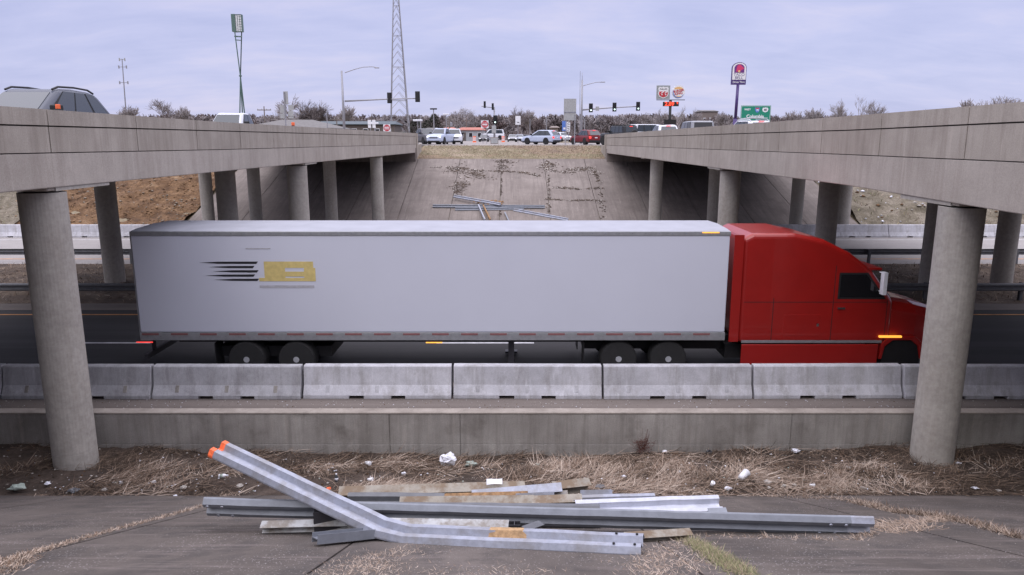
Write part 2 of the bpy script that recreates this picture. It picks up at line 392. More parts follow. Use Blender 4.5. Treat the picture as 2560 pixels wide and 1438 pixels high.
# far paved slope
fj = [-24.2, -20.2, -16.2, -12.4, -8.6, -4.75, -.95, 2.9, 6.6, 10.4, 14.2, 18, 21.8, 25.6]
mb = MB()
for a, b in zip(fj[:-1], fj[1:]):
    for (ya, yb) in ((53.5, 58.3), (58.312, 63.2), (63.212, 68.0)):
        mb.loft([[Vector((a+.02, ya, far_z(ya)-.15)), Vector((b-.02, ya, far_z(ya)-.15)), Vector((b-.02, ya, far_z(ya))), Vector((a+.02, ya, far_z(ya)))],
                 [Vector((a+.02, yb, far_z(yb)-.15)), Vector((b-.02, yb, far_z(yb)-.15)), Vector((b-.02, yb, far_z(yb))), Vector((a+.02, yb, far_z(yb)))]])
tag(mb.build('far_slope_paving', M['far_paving']), kind='structure')
def dirt_fn(sx):
    def f(x, y):
        n = mn.noise(Vector((x * .22, y * .3, 7))) * .7 + mn.noise(Vector((x * .9, y * .9, 2))) * .28 + mn.noise(Vector((x * 2.6, y * 2.6, 2))) * .12
        t = min(max((y - 53.2) / 1.5, 0), 1)
        return max(far_z(y), 0) + .05 + t * (n + .25)
    return f
strip('dirt_slope', [(52.9 + k * .25, 0) for k in range(66)], -41, -24.3, M['dirt'], 70, fn=dirt_fn(-1))
strip('grass_slope', [(52.9 + k * .35, 0) for k in range(47)], -110, -36.5, M['grey_slope'], 160, zoff=.12, fn=dirt_fn(-1))
strip('rocky_slope', [(52.9 + k * .3, 0) for k in range(54)], 25.7, 100, M['grey_slope'], 200, fn=dirt_fn(1))
def bank_fn(x, y):
    t = (y - 68) / 7.0
    return 4.5 + 1.12 * min(max(t, 0), 1) ** .8 + mn.noise(Vector((x * .5, y * .5, 0))) * .10 * math.sin(math.pi * min(max(t, 0), 1))
strip('grass_bank', [(68.02 + k * .25, 0) for k in range(31)], -8.9, 8.8, M['bank'], 70, fn=bank_fn)
strip('cross_street', [(75.9, 5.615), (118, 5.60)], -300, 300, M['street'])
strip('side_street', [(118, 5.60), (240, 5.58)], -14, 4, M['street'])
line('cross_street_edge_line', 77.0, .15, M['line_white'], -9, 9, 5.625)
# low grassy embankment beyond the junction on the right, and a wooded rise behind everything
def hillf(cx, cy, rx, ry, h, base):
    def f(x, y):
        d = ((x - cx) / rx) ** 2 + ((y - cy) / ry) ** 2
        return base + h * max(0, 1 - d) ** 1.0 * (1 + .1 * mn.noise(Vector((x * .1, y * .1, 0))))
    return f
strip('grassy_embankment', [(120 + k * 3, 0) for k in range(14)], 12, 130, M['ground'], 50, fn=hillf(62, 140, 52, 19, 1.9, 5.53))
def woodhill(x, y):
    t = min(max((y - 250) / 160, 0), 1)
    return 5.4 + t * (5.0 + 1.6 * mn.noise(Vector((x * .012, y * .01, 0))) )
strip('wooded_hill', [(250 + k * 12, 0) for k in range(15)], -520, 520, M['woods_floor'], 120, fn=woodhill)

# ------------------------------------------------------------------ bridges
def interp(tab, y):
    if y <= tab[0][0]: return tab[0][1]
    for (a, za), (b, zb) in zip(tab[:-1], tab[1:]):
        if y <= b:
            t = (y - a) / (b - a); return tuple(p + (q - p) * t for p, q in zip(za, zb))
    return tab[-1][1]
TL = [(12.85, (6.93, 6.62, 6.12, 5.47)), (22.6, (6.86, 6.60, 6.04, 5.40)), (68, (6.80, 6.52, 5.80, 5.06))]
TR = [(12.65, (6.99, 6.66, 5.99, 5.13)), (19, (6.94, 6.59, 5.97, 5.20)), (34, (6.87, 6.53, 5.89, 5.14)), (68, (6.68, 6.38, 5.72, 5.02))]
PIERS = {
 -1: [(14.35, [-9.19, -12.9, -16.9, -20.6], -.55), (31.6, [-9.2, -12.3, -17.5, -20.8], .1), (50.2, [-9.2, -12.4, -17.6, -20.9], 0)],
  1: [(14.6, [8.99, 12.9, 17.9, 21.2], -.45), (30.9, [9.15, 13.35, 18.0, 21.1], .1), (49.3, [9.65, 13.6, 19.2, 22.4], 0)]}
def make_bridge(sgn, tab, xin, xout, label):
    root = empty('overpass_bridge', (0, 0, 0), 0, label, 'bridge', 'pair of highway overpasses')
    ys = sorted(set([-3.0, 5.0, tab[0][0]] + [y for y, _ in tab] + list(np.arange(14, 68, 3.0)) + [68.0]))
    def X(o): return sgn * (xin + o)
    # parapet: cap band and panels, cut by joints, over a recessed core
    def bar(mb, y0, y1, o0, o1, zi, zj, dz0=0, dz1=0, absz=None):
        yy = [y0] + [y for y in ys if y0 < y < y1] + [y1]; rings = []
        for y in yy:
            zt = interp(tab, y); a = zt[zi] + dz0; b = (zt[zj] if zj is not None else absz) + dz1
            rings.append([Vector((X(o0), y, b)), Vector((X(o1), y, b)), Vector((X(o1), y, a)), Vector((X(o0), y, a))])
        mb.loft(rings)
    joints = [-3.0] + [14.1 + 3.3 * k for k in range(-5, 17) if 14.1 + 3.3 * k < 66.5] + [68.0]
    mb = MB(); cap = MB()
    for a, b in zip(joints[:-1], joints[1:]):
        bar(mb, a + .016, b - .016, 0.0, .22, 1, 2, -.018, .016)
        bar(cap, a + .013, b - .013, -.008, .25, 0, 1, 0, .010)
    pw = mb.build('parapet', M['fascia'], root)
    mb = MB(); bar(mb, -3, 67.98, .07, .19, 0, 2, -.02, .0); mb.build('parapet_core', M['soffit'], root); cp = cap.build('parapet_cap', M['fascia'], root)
    # edge girder
    mb = MB(); bar(mb, -3, 68, .008, .50, 2, 3); mb.build('edge_girder', M['girder'], root, bevel=.02)
    wd = xout - xin
    mb = MB()
    bar(mb, -3, 68, .24, wd - .24, 2, 2, -.04, -.30)
    mb.build('deck', M['street'], root)
    mb = MB()
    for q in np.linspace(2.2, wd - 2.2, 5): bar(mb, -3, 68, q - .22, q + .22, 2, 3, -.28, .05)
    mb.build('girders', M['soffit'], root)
    mb = MB(); bar(mb, -3, 68, wd - .5, wd, 2, 3); bar(mb, -3, 68, wd - .25, wd, 0, 2); mb.build('outer_parapet', M['fascia'], root)
    for (y, xs, zb) in PIERS[sgn]:
        zt = interp(tab, y)[3]
        cb_ = MB(); lo, hi = min(xs), max(xs)
        e0, e1 = (-(xin + .06), lo - .35) if sgn < 0 else (xin + .06, hi + .35)
        cb_.box(min(e0, e1), max(e0, e1), y - .42, y + .42, zt - .06, zt + .42)
        cb_.build('pier_cap', M['girder'], root, bevel=.02)
        for x in xs:
            c = MB(); zz = zb
            n = 40; prof = [(.42, zz - .4), (.42, zz + .55), (.417, zz + .556), (.42, zz + .562), (.42, zz + 2.9), (.417, zz + 2.906), (.42, zz + 2.912), (.42, zt - .1)]
            c.lathe(prof, n, Matrix.Translation((x, y, 0)))
            c.build('column', M['column'], root, smooth=False)
            for p in root.children[-1].data.polygons:
                if len(p.vertices) == 4: p.use_smooth = True
    # bearing ledge plates seen under the girder at the joints
    for (y, xs, zb) in PIERS[sgn][:2]:
        zt = interp(tab, y)[3]; mb = MB()
        x0 = X(.03); x1 = X(.46); mb.box(min(x0, x1), max(x0, x1), y - .2, y + 1.7, zt - .07, zt + .01)
        mb.build('bearing_plate', M['column'], root)
    # far abutment and wing wall
    mb = MB(); zt = interp(tab, 68)
    a, b = sorted((X(0), X(wd)))
    mb.box(a, b, 67.2, 68.9, 3.6, zt[2] - .32)
    mb.build('abutment', M['far_paving'], root)
    mb = MB(); a, b = sorted((X(-.05), X(.35))); mb.box(a, b, 68.02, 71.5, 3.9, zt[2] - .02); mb.box(a, b, 68.02, 68.9, zt[2] - .02, zt[0])
    mb.build('wing_wall', M['fascia'], root)
    # approach road fill beyond the bridge (setting)
    mb = MB(); a, b = sorted((X(0.36), X(wd)))
    mb.loft([[Vector((a, 68.95, 3)), Vector((b, 68.95, 3)), Vector((b, 68.95, zt[2] - .05)), Vector((a, 68.95, zt[2] - .05))],
             [Vector((a, 88, 3)), Vector((b, 88, 3)), Vector((b, 88, 5.63)), Vector((a, 88, 5.63))]])
    tag(mb.build('approach_road', M['street']), kind='structure')
    return root
make_bridge(-1, TL, 8.75, 21.6, 'grey concrete overpass on the left with cars driving towards the viewer')
make_bridge(1, TR, 8.60, 23.2, 'grey concrete overpass on the right with cars queuing away')
def delineator(x, y, Y):
    p = P(x, y, Y); z = p.z
    root = empty('barrier_reflector', (p.x, p.y, z), 0)
    b = MB(); b.box(-.06, .06, -.02, .02, .03, .15); b.build('reflector_panel', M['orange'], root, bevel=.01)
    b = MB(); b.box(-.05, .05, -.05, .05, 0, .03); b.build('base', M['dark_steel'], root)
    return root
def PX(x, y, X):
    d = ray(x, y); t = X / d.x; return Vector((X, d.y * t, CAMZ + d.z * t))
def par_top(x, X, tab):
    # where the column of pixels x meets the parapet top line of a bridge
    u = (x - 1280) / FPX; Y = abs(X / u)
    for _ in range(12):
        z = interp(tab, Y)[0]; zc = Y * CT + (CAMZ - z) * ST; Y *= (X / u) / zc
    return Vector((X, Y, interp(tab, Y)[0]))
for (x, lab) in ((146, 'orange reflector on the left parapet in front of the blue car mirror'), (733, 'orange reflector on the left parapet below the tall sign backs')):
    p = par_top(x, -8.87, TL); r = empty('barrier_reflector', p, 0, lab, 'reflector', 'reflectors on the parapet')
    b = MB(); b.box(-.05, .05, -.05, .05, 0, .03); b.build('base', M['dark_steel'], r)
    s = .9 if x < 500 else 1.3
    b = MB(); b.box(-.05 * s, .05 * s, -.02, .02, .031, .031 + .10 * s); b.build('reflector_panel', M['orange'], r, bevel=.01)

# ------------------------------------------------------------------ retaining wall
root = empty('retaining_wall', (0, 15.25, 0), 0, 'stained low concrete wall running along the dry ditch behind the rail pile', 'wall')
mb = MB(); js = [-60, -40, -20, -9.6, -2.72, -1.15, 6.2, 15, 20, 40, 60]
for a, b in zip(js[:-1], js[1:]):
    mb.box(a + .006, b - .006, 0, .26, -.30, .405)
    mb.box(a + .006, b - .006, -.012, .26, -1.2, -.306)
mb.box(-60, 60, .02, .24, -1.2, .40)
mb.build('wall_panel', M['wall'], root, bevel=.006, seg=1)
mb = MB(); mb.box(-60, 60, -.01, .27, .409, .45); mb.build('wall_coping', M['wall_cap'], root, bevel=.012)

# ------------------------------------------------------------------ concrete barriers
def barrier_mesh(L, mat, name='barrier_body'):
    prof = [(.30, .08), (.30, .09), (.175, .33), (.11, .78), (.085, .81), (-.085, .81), (-.11, .78), (-.175, .33), (-.30, .09), (-.30, .08)]
    mb = MB(); n = 2
    mb.loft([[Vector((x, y, z)) for y, z in prof] for x in (-L/2, L/2)])
    for (a, b) in ((-.5, -.19), (-.09, .095), (.19, .5)):
        mb.box(a*L, b*L, -.30, .30, 0, .0795)
    mb.cm = 1
    for q in (-.335, 0, .33):
        for s in (-1, 1):
            a, b = q*L - .05, q*L + .05
            pts = [Vector((a, s*.2655, .16)), Vector((b, s*.2655, .16)), Vector((b, s*.182, .322)), Vector((a, s*.182, .322))]
            pts = [p + Vector((0, s*.004, .002)) for p in pts]; ins = [p - Vector((0, s*.03, .0)) for p in pts]
            mb.loft([pts, ins])
    return mb
BL = 3.705
src = barrier_mesh(BL, None)
b0 = src.build('concrete_barrier', [M['barrier'], M['barrier_old']], None, bevel=.008, seg=1)
bar_old = src.build('concrete_barrier', [M['barrier_old'], M['wall']], None, bevel=.008, seg=1)
bar_labels = ['grey concrete barrier cut off by the left edge of the photo', 'grey concrete barrier right behind the big left column',
 'stained concrete barrier with dark patches, first right of the left column', 'pale concrete barrier second right of the left column',
 'pale concrete barrier in the middle of the row', 'clean pale concrete barrier below the front end of the trailer',
 'concrete barrier in front of the red cab, left of the right column', 'concrete barrier passing behind the big right column', 'concrete barrier at the right edge of the photo']
for k in range(9):
    xc = -12.77 + 3.76 * (k - .5)
    o = (b0 if 3 <= k <= 7 else bar_old)
    if k not in (0, 3):
        o = o.copy(); COL.objects.link(o)
    o.location = (xc, 17.62 + random.uniform(-.04, .04) , 0); o.rotation_euler = (0, R(random.uniform(-.12, .12)), R(random.uniform(-.5, .5)))
    tag(o, bar_labels[k], 'concrete barrier', 'concrete barriers along the near shoulder')
far_src = barrier_mesh(3.76, None).build('concrete_barrier', [M['barrier'], M['barrier_old']], None)
fl = ['far concrete barrier at the left edge beyond the left column', 'far concrete barrier behind the left column', 'far concrete barrier between left column and shaded column, below the brown dirt slope', 'far concrete barrier at the rear end of the trailer',
      'far concrete barrier right above the red cab nose', 'far concrete barrier left of the right column, below the rocky slope', 'far concrete barrier hidden partly by the big right column', 'far concrete barrier right of the big right column', 'far concrete barrier at the right edge of the photo']
xsf = [-26.6 - 3.8 * 2 + 1.9, -26.6 - 1.9, -26.6 + 1.9, -26.6 + 5.7] + [24.67 - 5.7, 24.67 - 1.9, 24.67 + 1.9, 24.67 + 5.7, 24.67 + 9.5]
for i, xc in enumerate(xsf):
    o = far_src if i == 0 else far_src.copy()
    if i: COL.objects.link(o)
    o.location = (xc, 47.75, .005); tag(o, fl[i], 'concrete barrier', 'far concrete barriers')

# ------------------------------------------------------------------ W-beam rails and posts
WP = [(0, -.156), (.018, -.154), (.078, -.118), (.080, -.062), (.012, -.022), (.012, .022), (.080, .062), (.078, .118), (.018, .154), (0, .156)]
WT = .004
def wbeam(mb, pts, faces, bow=None):
    """pts: path; faces: outward face direction per point"""
    rings = []
    for i, p in enumerate(pts):
        p = Vector(p); t = (Vector(pts[min(i+1, len(pts)-1)]) - Vector(pts[max(i-1, 0)])).normalized()
        f = Vector(faces[i]); f = (f - t * f.dot(t)).normalized(); h = t.cross(f)
        fr = [p + f * (a - .04) + h * b for a, b in WP]; bk = [p + f * (a - .04 - WT*1.5) + h * b * .985 for a, b in WP][::-1]
        rings.append(fr + bk)
    mb.loft(rings); return mb
def ibeam(mb, p0, p1, upv, dep=.155, wid=.105, th=.009):
    p0 = Vector(p0); p1 = Vector(p1); t = (p1 - p0).normalized(); u = Vector(upv); u = (u - t*u.dot(t)).normalized(); s = t.cross(u)
    a, b = wid/2, dep/2
    pr = [(-a, -b), (a, -b), (a, -b+th), (th/2, -b+th), (th/2, b-th), (a, b-th), (a, b), (-a, b), (-a, b-th), (-th/2, b-th), (-th/2, -b+th), (-a, -b+th)]
    mb.loft([[q + s*x + u*z for x, z in pr] for q in (p0, p1)]); return mb
def bolt_heads(parent, pts, f, r=.02, mat='galv_bright'):
    mb = MB()
    q = Vector(f).normalized().to_track_quat('Z', 'Y').to_matrix().to_4x4()
    for p in pts: mb.lathe([(r, 0), (r*.9, .012)], 8, Matrix.Translation(p) @ q)
    return mb.build('bolts', M[mat], parent)
# standing guardrails in the median
def guardrail(y, x0, x1, sp, face, label, ph=0, dark=False):
    root = empty('guardrail', (0, y, 0), 0, label, 'guardrail', 'guardrails along the median')
    mb = MB(); wbeam(mb, [(x0, 0, .60), (x1, 0, .60)], [(0, face, 0)] * 2); mb.build('rail', M['galv_dull'], root)
    x = x0 + 1 + ph; k = 0
    while x < x1:
        pb = MB(); ibeam(pb, (x, -face * .24, -.15), (x, -face * .24, .74), (0, 1, 0)); pb.build('post', M['galv_dull'], root)
        bb = MB(); bb.box(x - .06, x + .06, -face*.16 - .08*1, -face*.16 + .10, .43, .78) if False else bb.box(x - .05, x + .05, min(-face*.04, -face*.165), max(-face*.04, -face*.165), .45, .75)
        bb.build('block', M['dark_steel'], root); x += sp
    return root
guardrail(28.3, -27, 27, 3.81, -1, 'dull steel guardrail on the near side of the median behind the truck', .6)
guardrail(37.5, -36, 36, 3.81, 1, 'dull steel guardrail on the far side of the median by the pale road', .1)

NRM = Vector((0, SLO, 1)).normalized(); DWN = Vector((0, 1, -SLO)).normalized()
def thing(name, label, cat, group=None): return empty(name, (0, 0, 0), 0, label, cat, group)
GRP = 'scrapped guardrail pieces piled on the near slope'
def wear(mb): return mb
def bbox_base(root):
    return root
def rail_thing(label, pts, faces, mat, grp=GRP, extra=None, name='scrap_rail'):
    root = empty(name, pts[0], 0, label, 'steel rail', grp)
    o = Vector(pts[0]); q0 = [Vector(p) - o for p in pts]; q = []; ff = []; sd_ = len(label)
    for i in range(len(q0) - 1):
        k = max(2, int((q0[i+1] - q0[i]).length / .22))
        for j in range(k if i < len(q0) - 2 else k + 1):
            t = j/k; p = q0[i].lerp(q0[i+1], t); nz = mn.noise_vector(p*2.3 + Vector((sd_, 0, 0)))
            q.append(p + nz*.009*math.sin(math.pi*t)); ff.append(Vector(faces[i]).lerp(Vector(faces[i+1]), t) + mn.noise_vector(p*1.7 + Vector((0, sd_, 0)))*.05*math.sin(math.pi*t))
    faces = ff
    mb = MB(); wbeam(mb, q, faces); r = mb.build('beam', M[mat], root)
    if extra: extra(root, o)
    return root
# A: bent bright rail with orange tip
tip = P(545, 1119, 8.8); bend = gp(985, 1352) + Vector((0, .03, .085)); rend = gp(1608, 1385) + Vector((0, .05, .085))
mid = tip.lerp(bend, .6)
fA = Vector((.05, -.18, .98))
def orange_tip(root, o):
    d = (bend - tip).normalized()
    mb = MB(); rings = []
    for s in (-.004, .075):
        p = tip - o + d * s; f = (fA - d*fA.dot(d)).normalized(); h = d.cross(f)
        rings.append([p + f*(a - .036) + h*b*1.02 for a, b in WP] + [p + f*(a - .0495) + h*b*1.02 for a, b in WP][::-1])
    mb.loft(rings); mb.build('orange_paint', M['orange'], root)
    mb = MB(); f = Vector((0, 0, 1)); q = gp(1225, 1360) - o
    rings = []
    a0 = bend.lerp(rend, .36) - o; a1 = bend.lerp(rend, .58) - o; dd = (a1 - a0).normalized()
    f = (Vector((0, -.1, 1)) - dd*dd.dot(Vector((0, -.1, 1)))).normalized(); h = dd.cross(f)
    for s, k in ((a0, .2), (a0.lerp(a1, .2), .9), (a0.lerp(a1, .8), 1), (a1, .4)):
        sel = [w_ for w_ in WP if w_[1] < .03]
        rings.append([s + f*(a*k - .033) + h*b for a, b in sel] + [s + f*(a*k - .041) + h*b for a, b in sel][::-1])
    mb.loft(rings); mb.build('mud_patch', M['rust_mud'], root)
    t = (bend - rend).normalized(); f = Vector((0, -.06, 1)); h = t.cross(f)
    hp = [rend - o + t*a + f*.042 + h*b_ for a in (.07, .28) for b_ in (-.09, .09)]
    for q_ in hp: bolt_heads(root, [q_], f, .014, 'black').name = 'bolt_hole'
rail_thing('long bright steel rail bent in the middle with its orange painted tip raised', [tip, mid, bend + (tip-bend).normalized()*.18, bend + (rend-bend).normalized()*.16, rend],
           [fA, fA, (0, -.2, 1), (0, -.1, 1), (0, -.06, 1)], 'galv_bright', extra=orange_tip)
# B: long dark rail on edge
bl = P(515, 1269, 8.3); br = P(2120, 1316, 8.0); fB = Vector((0, -.89, -.46))
def endplates(root, o):
    t = (br - bl).normalized(); f = (fB - t*fB.dot(t)).normalized(); h = t.cross(f)
    if h.z < 0: h = -h
    pts = []
    for (p, s) in ((bl, 1), (br, -1)):
        for a in (.06, .24):
            pts += [p - o + t*s*a + f*.044 + h*.09, p - o + t*s*(a + .09) + f*.044 - h*.088 ]
    bolt_heads(root, pts, f, .022)
    mb = MB(); q = br - o - t*.15
    wbeam(mb, [q, q + t*.42], [fB, fB]); mb.build('splice_plate', M['galv_bright'], root)
rail_thing('very long dark steel rail lying on edge across the whole pile', [bl, bl.lerp(br, .5) + Vector((0, 0, -.004)), br], [fB] * 3, 'galv', extra=endplates)
def post_thing(label, p0, p1, up, mat, dep=.155, wid=.105, name='scrap_post', parts=None):
    root = empty(name, p0, 0, label, 'steel post', GRP)
    mb = MB(); ibeam(mb, Vector((0, 0, 0)), Vector(p1) - Vector(p0), up, dep, wid); mb.build('beam', M[mat], root)
    if parts: parts(root, Vector(p0))
    return root
# C: steel post lying at the front left with its dark block standing on it
c0 = gp(786, 1366) + Vector((0, .03, .075)); c1 = gp(938, 1352) + Vector((0, .08, .055))
post_thing('pale steel post lying under the bent rail at the front left of the pile', c0, c1, (0, -1, .35), 'galv', .15, .10)
cb0 = gp(823, 1334) + Vector((0, -.02, .03))
root = empty('spacer_block', cb0, R(8), 'dark steel spacer block standing upright beneath the bent rail', 'steel block', GRP)
mb = MB(); ibeam(mb, (0, 0, -.04), (0, 0, .29), (0, 1, 0), .10, .32); mb.build('web_and_flanges', M['dark_steel'], root)
cb1 = gp(1286, 1336) + Vector((0, -.04, .03))
root = empty('spacer_block', cb1, 0, 'small dark steel block wedged behind the middle of the long dark rail', 'steel block', GRP)
mb = MB(); ibeam(mb, (0, 0, -.03), (0, 0, .14), (0, 1, 0), .10, .14); mb.build('web_and_flanges', M['dark_steel'], root)
# D posts below B
d0 = P(868, 1312, 7.75); d1 = P(1272, 1319, 7.6)
post_thing('grey steel post with pale upper flange between the dark rail and bent rail', d0, d1, (0, -.25, 1), 'white_steel', .12, .12)
e0 = P(655, 1318, 7.95); e1 = P(880, 1312, 7.9)
post_thing('weathered white post end sticking out left of the spacer block', e0, e1, (0, -.5, 1), 'white_steel', .11, .10)
e0 = P(690, 1307, 8.1); e1 = P(880, 1305, 8.05)
post_thing('thin pale strip lying behind the weathered white post end', e0, e1, (0, -1, .2), 'galv_bright', .06, .05)
f0 = P(1308, 1330, 7.45); f1 = P(1350, 1315, 7.8)
post_thing('short dark angled steel post stub right of the wedged block', f0, f1, (0, -.5, 1), 'galv_dull', .09, .09)
f0 = P(1560, 1347, 7.3); f1 = P(1725, 1336, 7.6)
post_thing('brownish steel stub showing right of the bent rail end', f0, f1, (0, -.4, 1), 'tan_steel', .10, .10)
# E and the stack behind
post_thing('long tan rusty steel post on top at the back of the pile', P(848, 1236, 10.2), P(1312, 1222, 10.4), (0, -.5, 1), 'tan_steel', .17, .17)
post_thing('tan rusty steel post in the second layer with pale muddy streaks', P(1000, 1262, 9.5), P(1335, 1258, 9.5), (0, -.6, 1), 'tan_steel', .17, .16)
rail_thing('grey rail end in the second layer below the long tan post', [P(868, 1254, 9.75), P(1110, 1256, 9.6)], [(0, -.6, .8)] * 2, 'galv_dull')
post_thing('blue grey steel post end pointing right beside the long tan post', P(1180, 1243, 10.0), P(1404, 1224, 10.1), (0, -.6, .9), 'galv_bright', .16, .15)
post_thing('grey square cut post end below the blue grey one', P(1290, 1250, 9.7), P(1386, 1245, 9.7), (0, -.9, .4), 'galv_bright', .16, .17)
post_thing('rusty brown post end at the far right top of the pile', P(1380, 1222, 10.5), P(1472, 1212, 10.7), (0, -.5, .9), 'tan_steel', .17, .15)
post_thing('yellowish open steel channel end in the middle of the pile', P(1330, 1263, 9.35), P(1455, 1258, 9.35), (0, -.3, .95), 'tan_steel', .21, .15)
post_thing('pale steel plate end between the channel end and the bright flat rail', P(1452, 1240, 10.0), P(1530, 1238, 10.0), (0, -.9, .4), 'galv_bright', .12, .16)
post_thing('thin pale steel strip lying under the long tan post', P(1040, 1252, 9.9), P(1240, 1241, 10.0), (0, -.2, 1), 'white_steel', .05, .06)
h0 = P(1440, 1274, 9.0); h1 = P(1800, 1260, 9.4)
rail_thing('short bright silver rail lying flat at the right back of the pile', [h0, h1], [(0, -.55, .83)] * 2, 'silver_rail')
post_thing('small pale steel stub poking out past the bright silver rail', P(1770, 1280, 9.1), P(1816, 1278, 9.1), (0, -.4, 1), 'galv', .06, .08)
rail_thing('dark rail lying at the bottom of the stack behind the long dark rail', [P(880, 1284, 8.6), P(1500, 1290, 8.5)], [(0, -.8, .6)] * 2, 'galv_dull')

post_thing('brown crusted steel post filling the second layer left of the grey square one', P(1110, 1250, 9.95), P(1320, 1244, 9.95), (0, -.6, 1), 'rust', .13, .14)
post_thing('pale mossy post end directly below the right end of the blue grey one', P(1370, 1244, 10.1), P(1420, 1240, 10.1), (0, -.4, 1), 'white_steel', .12, .12)
rail_thing('dull flattened rail end sticking out above the bright silver rail', [P(1440, 1258, 9.7), P(1640, 1252, 9.8)], [(0, -.3, .95)] * 2, 'galv_bright')
post_thing('dark gapped post under the tan second layer post', P(900, 1276, 9.2), P(1340, 1273, 9.2), (0, -.9, .5), 'dark_steel', .14, .1)
# far pile on the far slope
FG = 'scrapped rails piled on the far slope'
fn_ = Vector((0, -FS, 1)).normalized()
def frail(label, a, b, lift, mat='galv_bright', post=False):
    p0 = fp(*a) + fn_ * lift; p1 = fp(*b) + fn_ * lift
    if post:
        root = empty('scrap_post', p0, 0, label, 'steel post', FG); mb = MB(); ibeam(mb, Vector((0,0,0)), p1 - p0, fn_); mb.build('beam', M[mat], root)
    else:
        rail_thing(label, [p0, p1], [(0, -.75, .65)] * 2, mat, FG)
frail('far rail lying level along the lower pile from its left end', (1082, 519), (1362, 521), .14, 'galv')
frail('far rail slanting down from the upper left over the pile', (1135, 500), (1252, 521), .34)
frail('second level far rail just below the long level one', (1138, 526), (1310, 524), .10, 'galv')
frail('far rail running down right out of the pile', (1285, 527), (1420, 552), .09)
frail('short far post pointing downhill left of the middle', (1196, 519), (1212, 556), .2, 'galv_bright', True)
frail('rusty short far post pointing downhill in the middle of the pile', (1208, 520), (1226, 556), .2, 'rust', True)
frail('thin far post stub pointing downhill right of the rusty one', (1262, 534), (1272, 556), .06, 'galv', True)

# ------------------------------------------------------------------ blades and straw
def blades(name, pts, lens, hdg, tilt, wid, mats, kind='stuff', parent=None, curve=.3, idx=None):
    """pts Nx3; tilt = angle above ground (rad)"""
    n = len(pts); pts = np.asarray(pts)
    d = np.stack([np.cos(hdg)*np.cos(tilt), np.sin(hdg)*np.cos(tilt), np.sin(tilt)], 1)
    side = np.stack([-np.sin(hdg), np.cos(hdg), np.zeros(n)], 1)
    roll = rng.uniform(-.9, .9, n)[:, None]; up = np.cross(side, d); side = side*np.cos(roll) + up*np.sin(roll)
    L = lens[:, None]; W = (wid * rng.uniform(.6, 1.4, n))[:, None]
    bend = rng.normal(0, curve, (n, 3)) * L * .35; bend[:, 2] = -np.abs(bend[:, 2]) * .6
    p0 = pts; p1 = pts + d*L*.5 + bend*.25; p2 = pts + d*L + bend
    V = np.concatenate([p0 - side*W, p0 + side*W, p1 - side*W*.8, p1 + side*W*.8, p2 - side*W*.2, p2 + side*W*.2], 0)
    i = np.arange(n); F = np.concatenate([np.stack([i, i+n, i+3*n, i+2*n], 1), np.stack([i+2*n, i+3*n, i+5*n, i+4*n], 1)], 0)
    mi = rng.integers(0, len(mats), n) if idx is None else idx; mi = np.concatenate([mi, mi])
    o = np_mesh(name, V, F, mats, parent, mi)
    if kind: tag(o, kind=kind)
    return o
N0 = 64000
X = rng.uniform(-12.5, 12.5, N0); Y = TOE - .12 + rng.beta(1.1, 1.25, N0) * 2.5
dens = np.array([mn.noise(Vector((x*.55, y*1.0, 4))) for x, y in zip(X, Y)])
cover = np.where(np.abs(X) > 8.3, .4, .72) - .15*(X < -2) + .1*((X > .3) & (X < 7)) + dens * 1.9
keep = rng.uniform(0, 1, N0) < cover
edge = (Y < TOE + .18) & (rng.uniform(0, 1, N0) < .45); keep &= ~edge
# where the flow lays the straw down in swirls
ang = np.array([mn.noise(Vector((x*.5, y*.6, 9))) * 3.5 for x, y in zip(X, Y)])
X, Y, ang, dens = X[keep], Y[keep], ang[keep], dens[keep]; n = len(X)
Z = np.array([ditch_fn(x, y) if y > TOE else near_z(y) for x, y in zip(X, Y)]) + rng.uniform(-.01, .06, n)
lay = rng.uniform(0, 1, n) < .86
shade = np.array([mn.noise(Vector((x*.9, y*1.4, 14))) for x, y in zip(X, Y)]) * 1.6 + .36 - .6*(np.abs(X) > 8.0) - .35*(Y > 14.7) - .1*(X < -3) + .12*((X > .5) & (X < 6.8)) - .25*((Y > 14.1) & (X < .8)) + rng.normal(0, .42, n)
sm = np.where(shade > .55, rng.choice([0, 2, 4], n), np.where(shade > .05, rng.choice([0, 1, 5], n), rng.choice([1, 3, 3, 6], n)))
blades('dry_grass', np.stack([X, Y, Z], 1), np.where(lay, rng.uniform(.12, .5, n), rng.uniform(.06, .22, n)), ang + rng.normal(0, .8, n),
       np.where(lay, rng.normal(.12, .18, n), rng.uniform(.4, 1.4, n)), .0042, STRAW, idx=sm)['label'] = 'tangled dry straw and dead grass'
def patch(name, centers, n, spread, mats, lmin=.04, lmax=.14, tilt=(.1, 1.2), zf=None, wid=.003):
    pts = []
    for k in range(n):
        a, b = random.choice(centers); t = random.random(); c = a.lerp(b, t)
        x = c.x + random.gauss(0, spread); y = c.y + random.gauss(0, spread * 1.6)
        pts.append((x, y, (zf(x, y) if zf else gz(x, y)) - .004))
    return blades(name, pts, rng.uniform(lmin, lmax, n), rng.uniform(0, 6.28, n), rng.uniform(*tilt, n), wid, mats)
def poly(*px): q = [gp(*p) for p in px]; return list(zip(q[:-1], q[1:]))
patch('joint_grass', poly((1730, 1355), (1800, 1400), (1860, 1437)), 3800, .06, GREENS + STRAW[:1], .03, .11, wid=.0022)
patch('joint_straw', poly((1600, 1437), (1640, 1385), (1740, 1352)) + poly((1650, 1437), (1760, 1395)), 2400, .12, STRAW[:3] + STRAW[4:5], .03, .09, (-.1, .3), wid=.002)
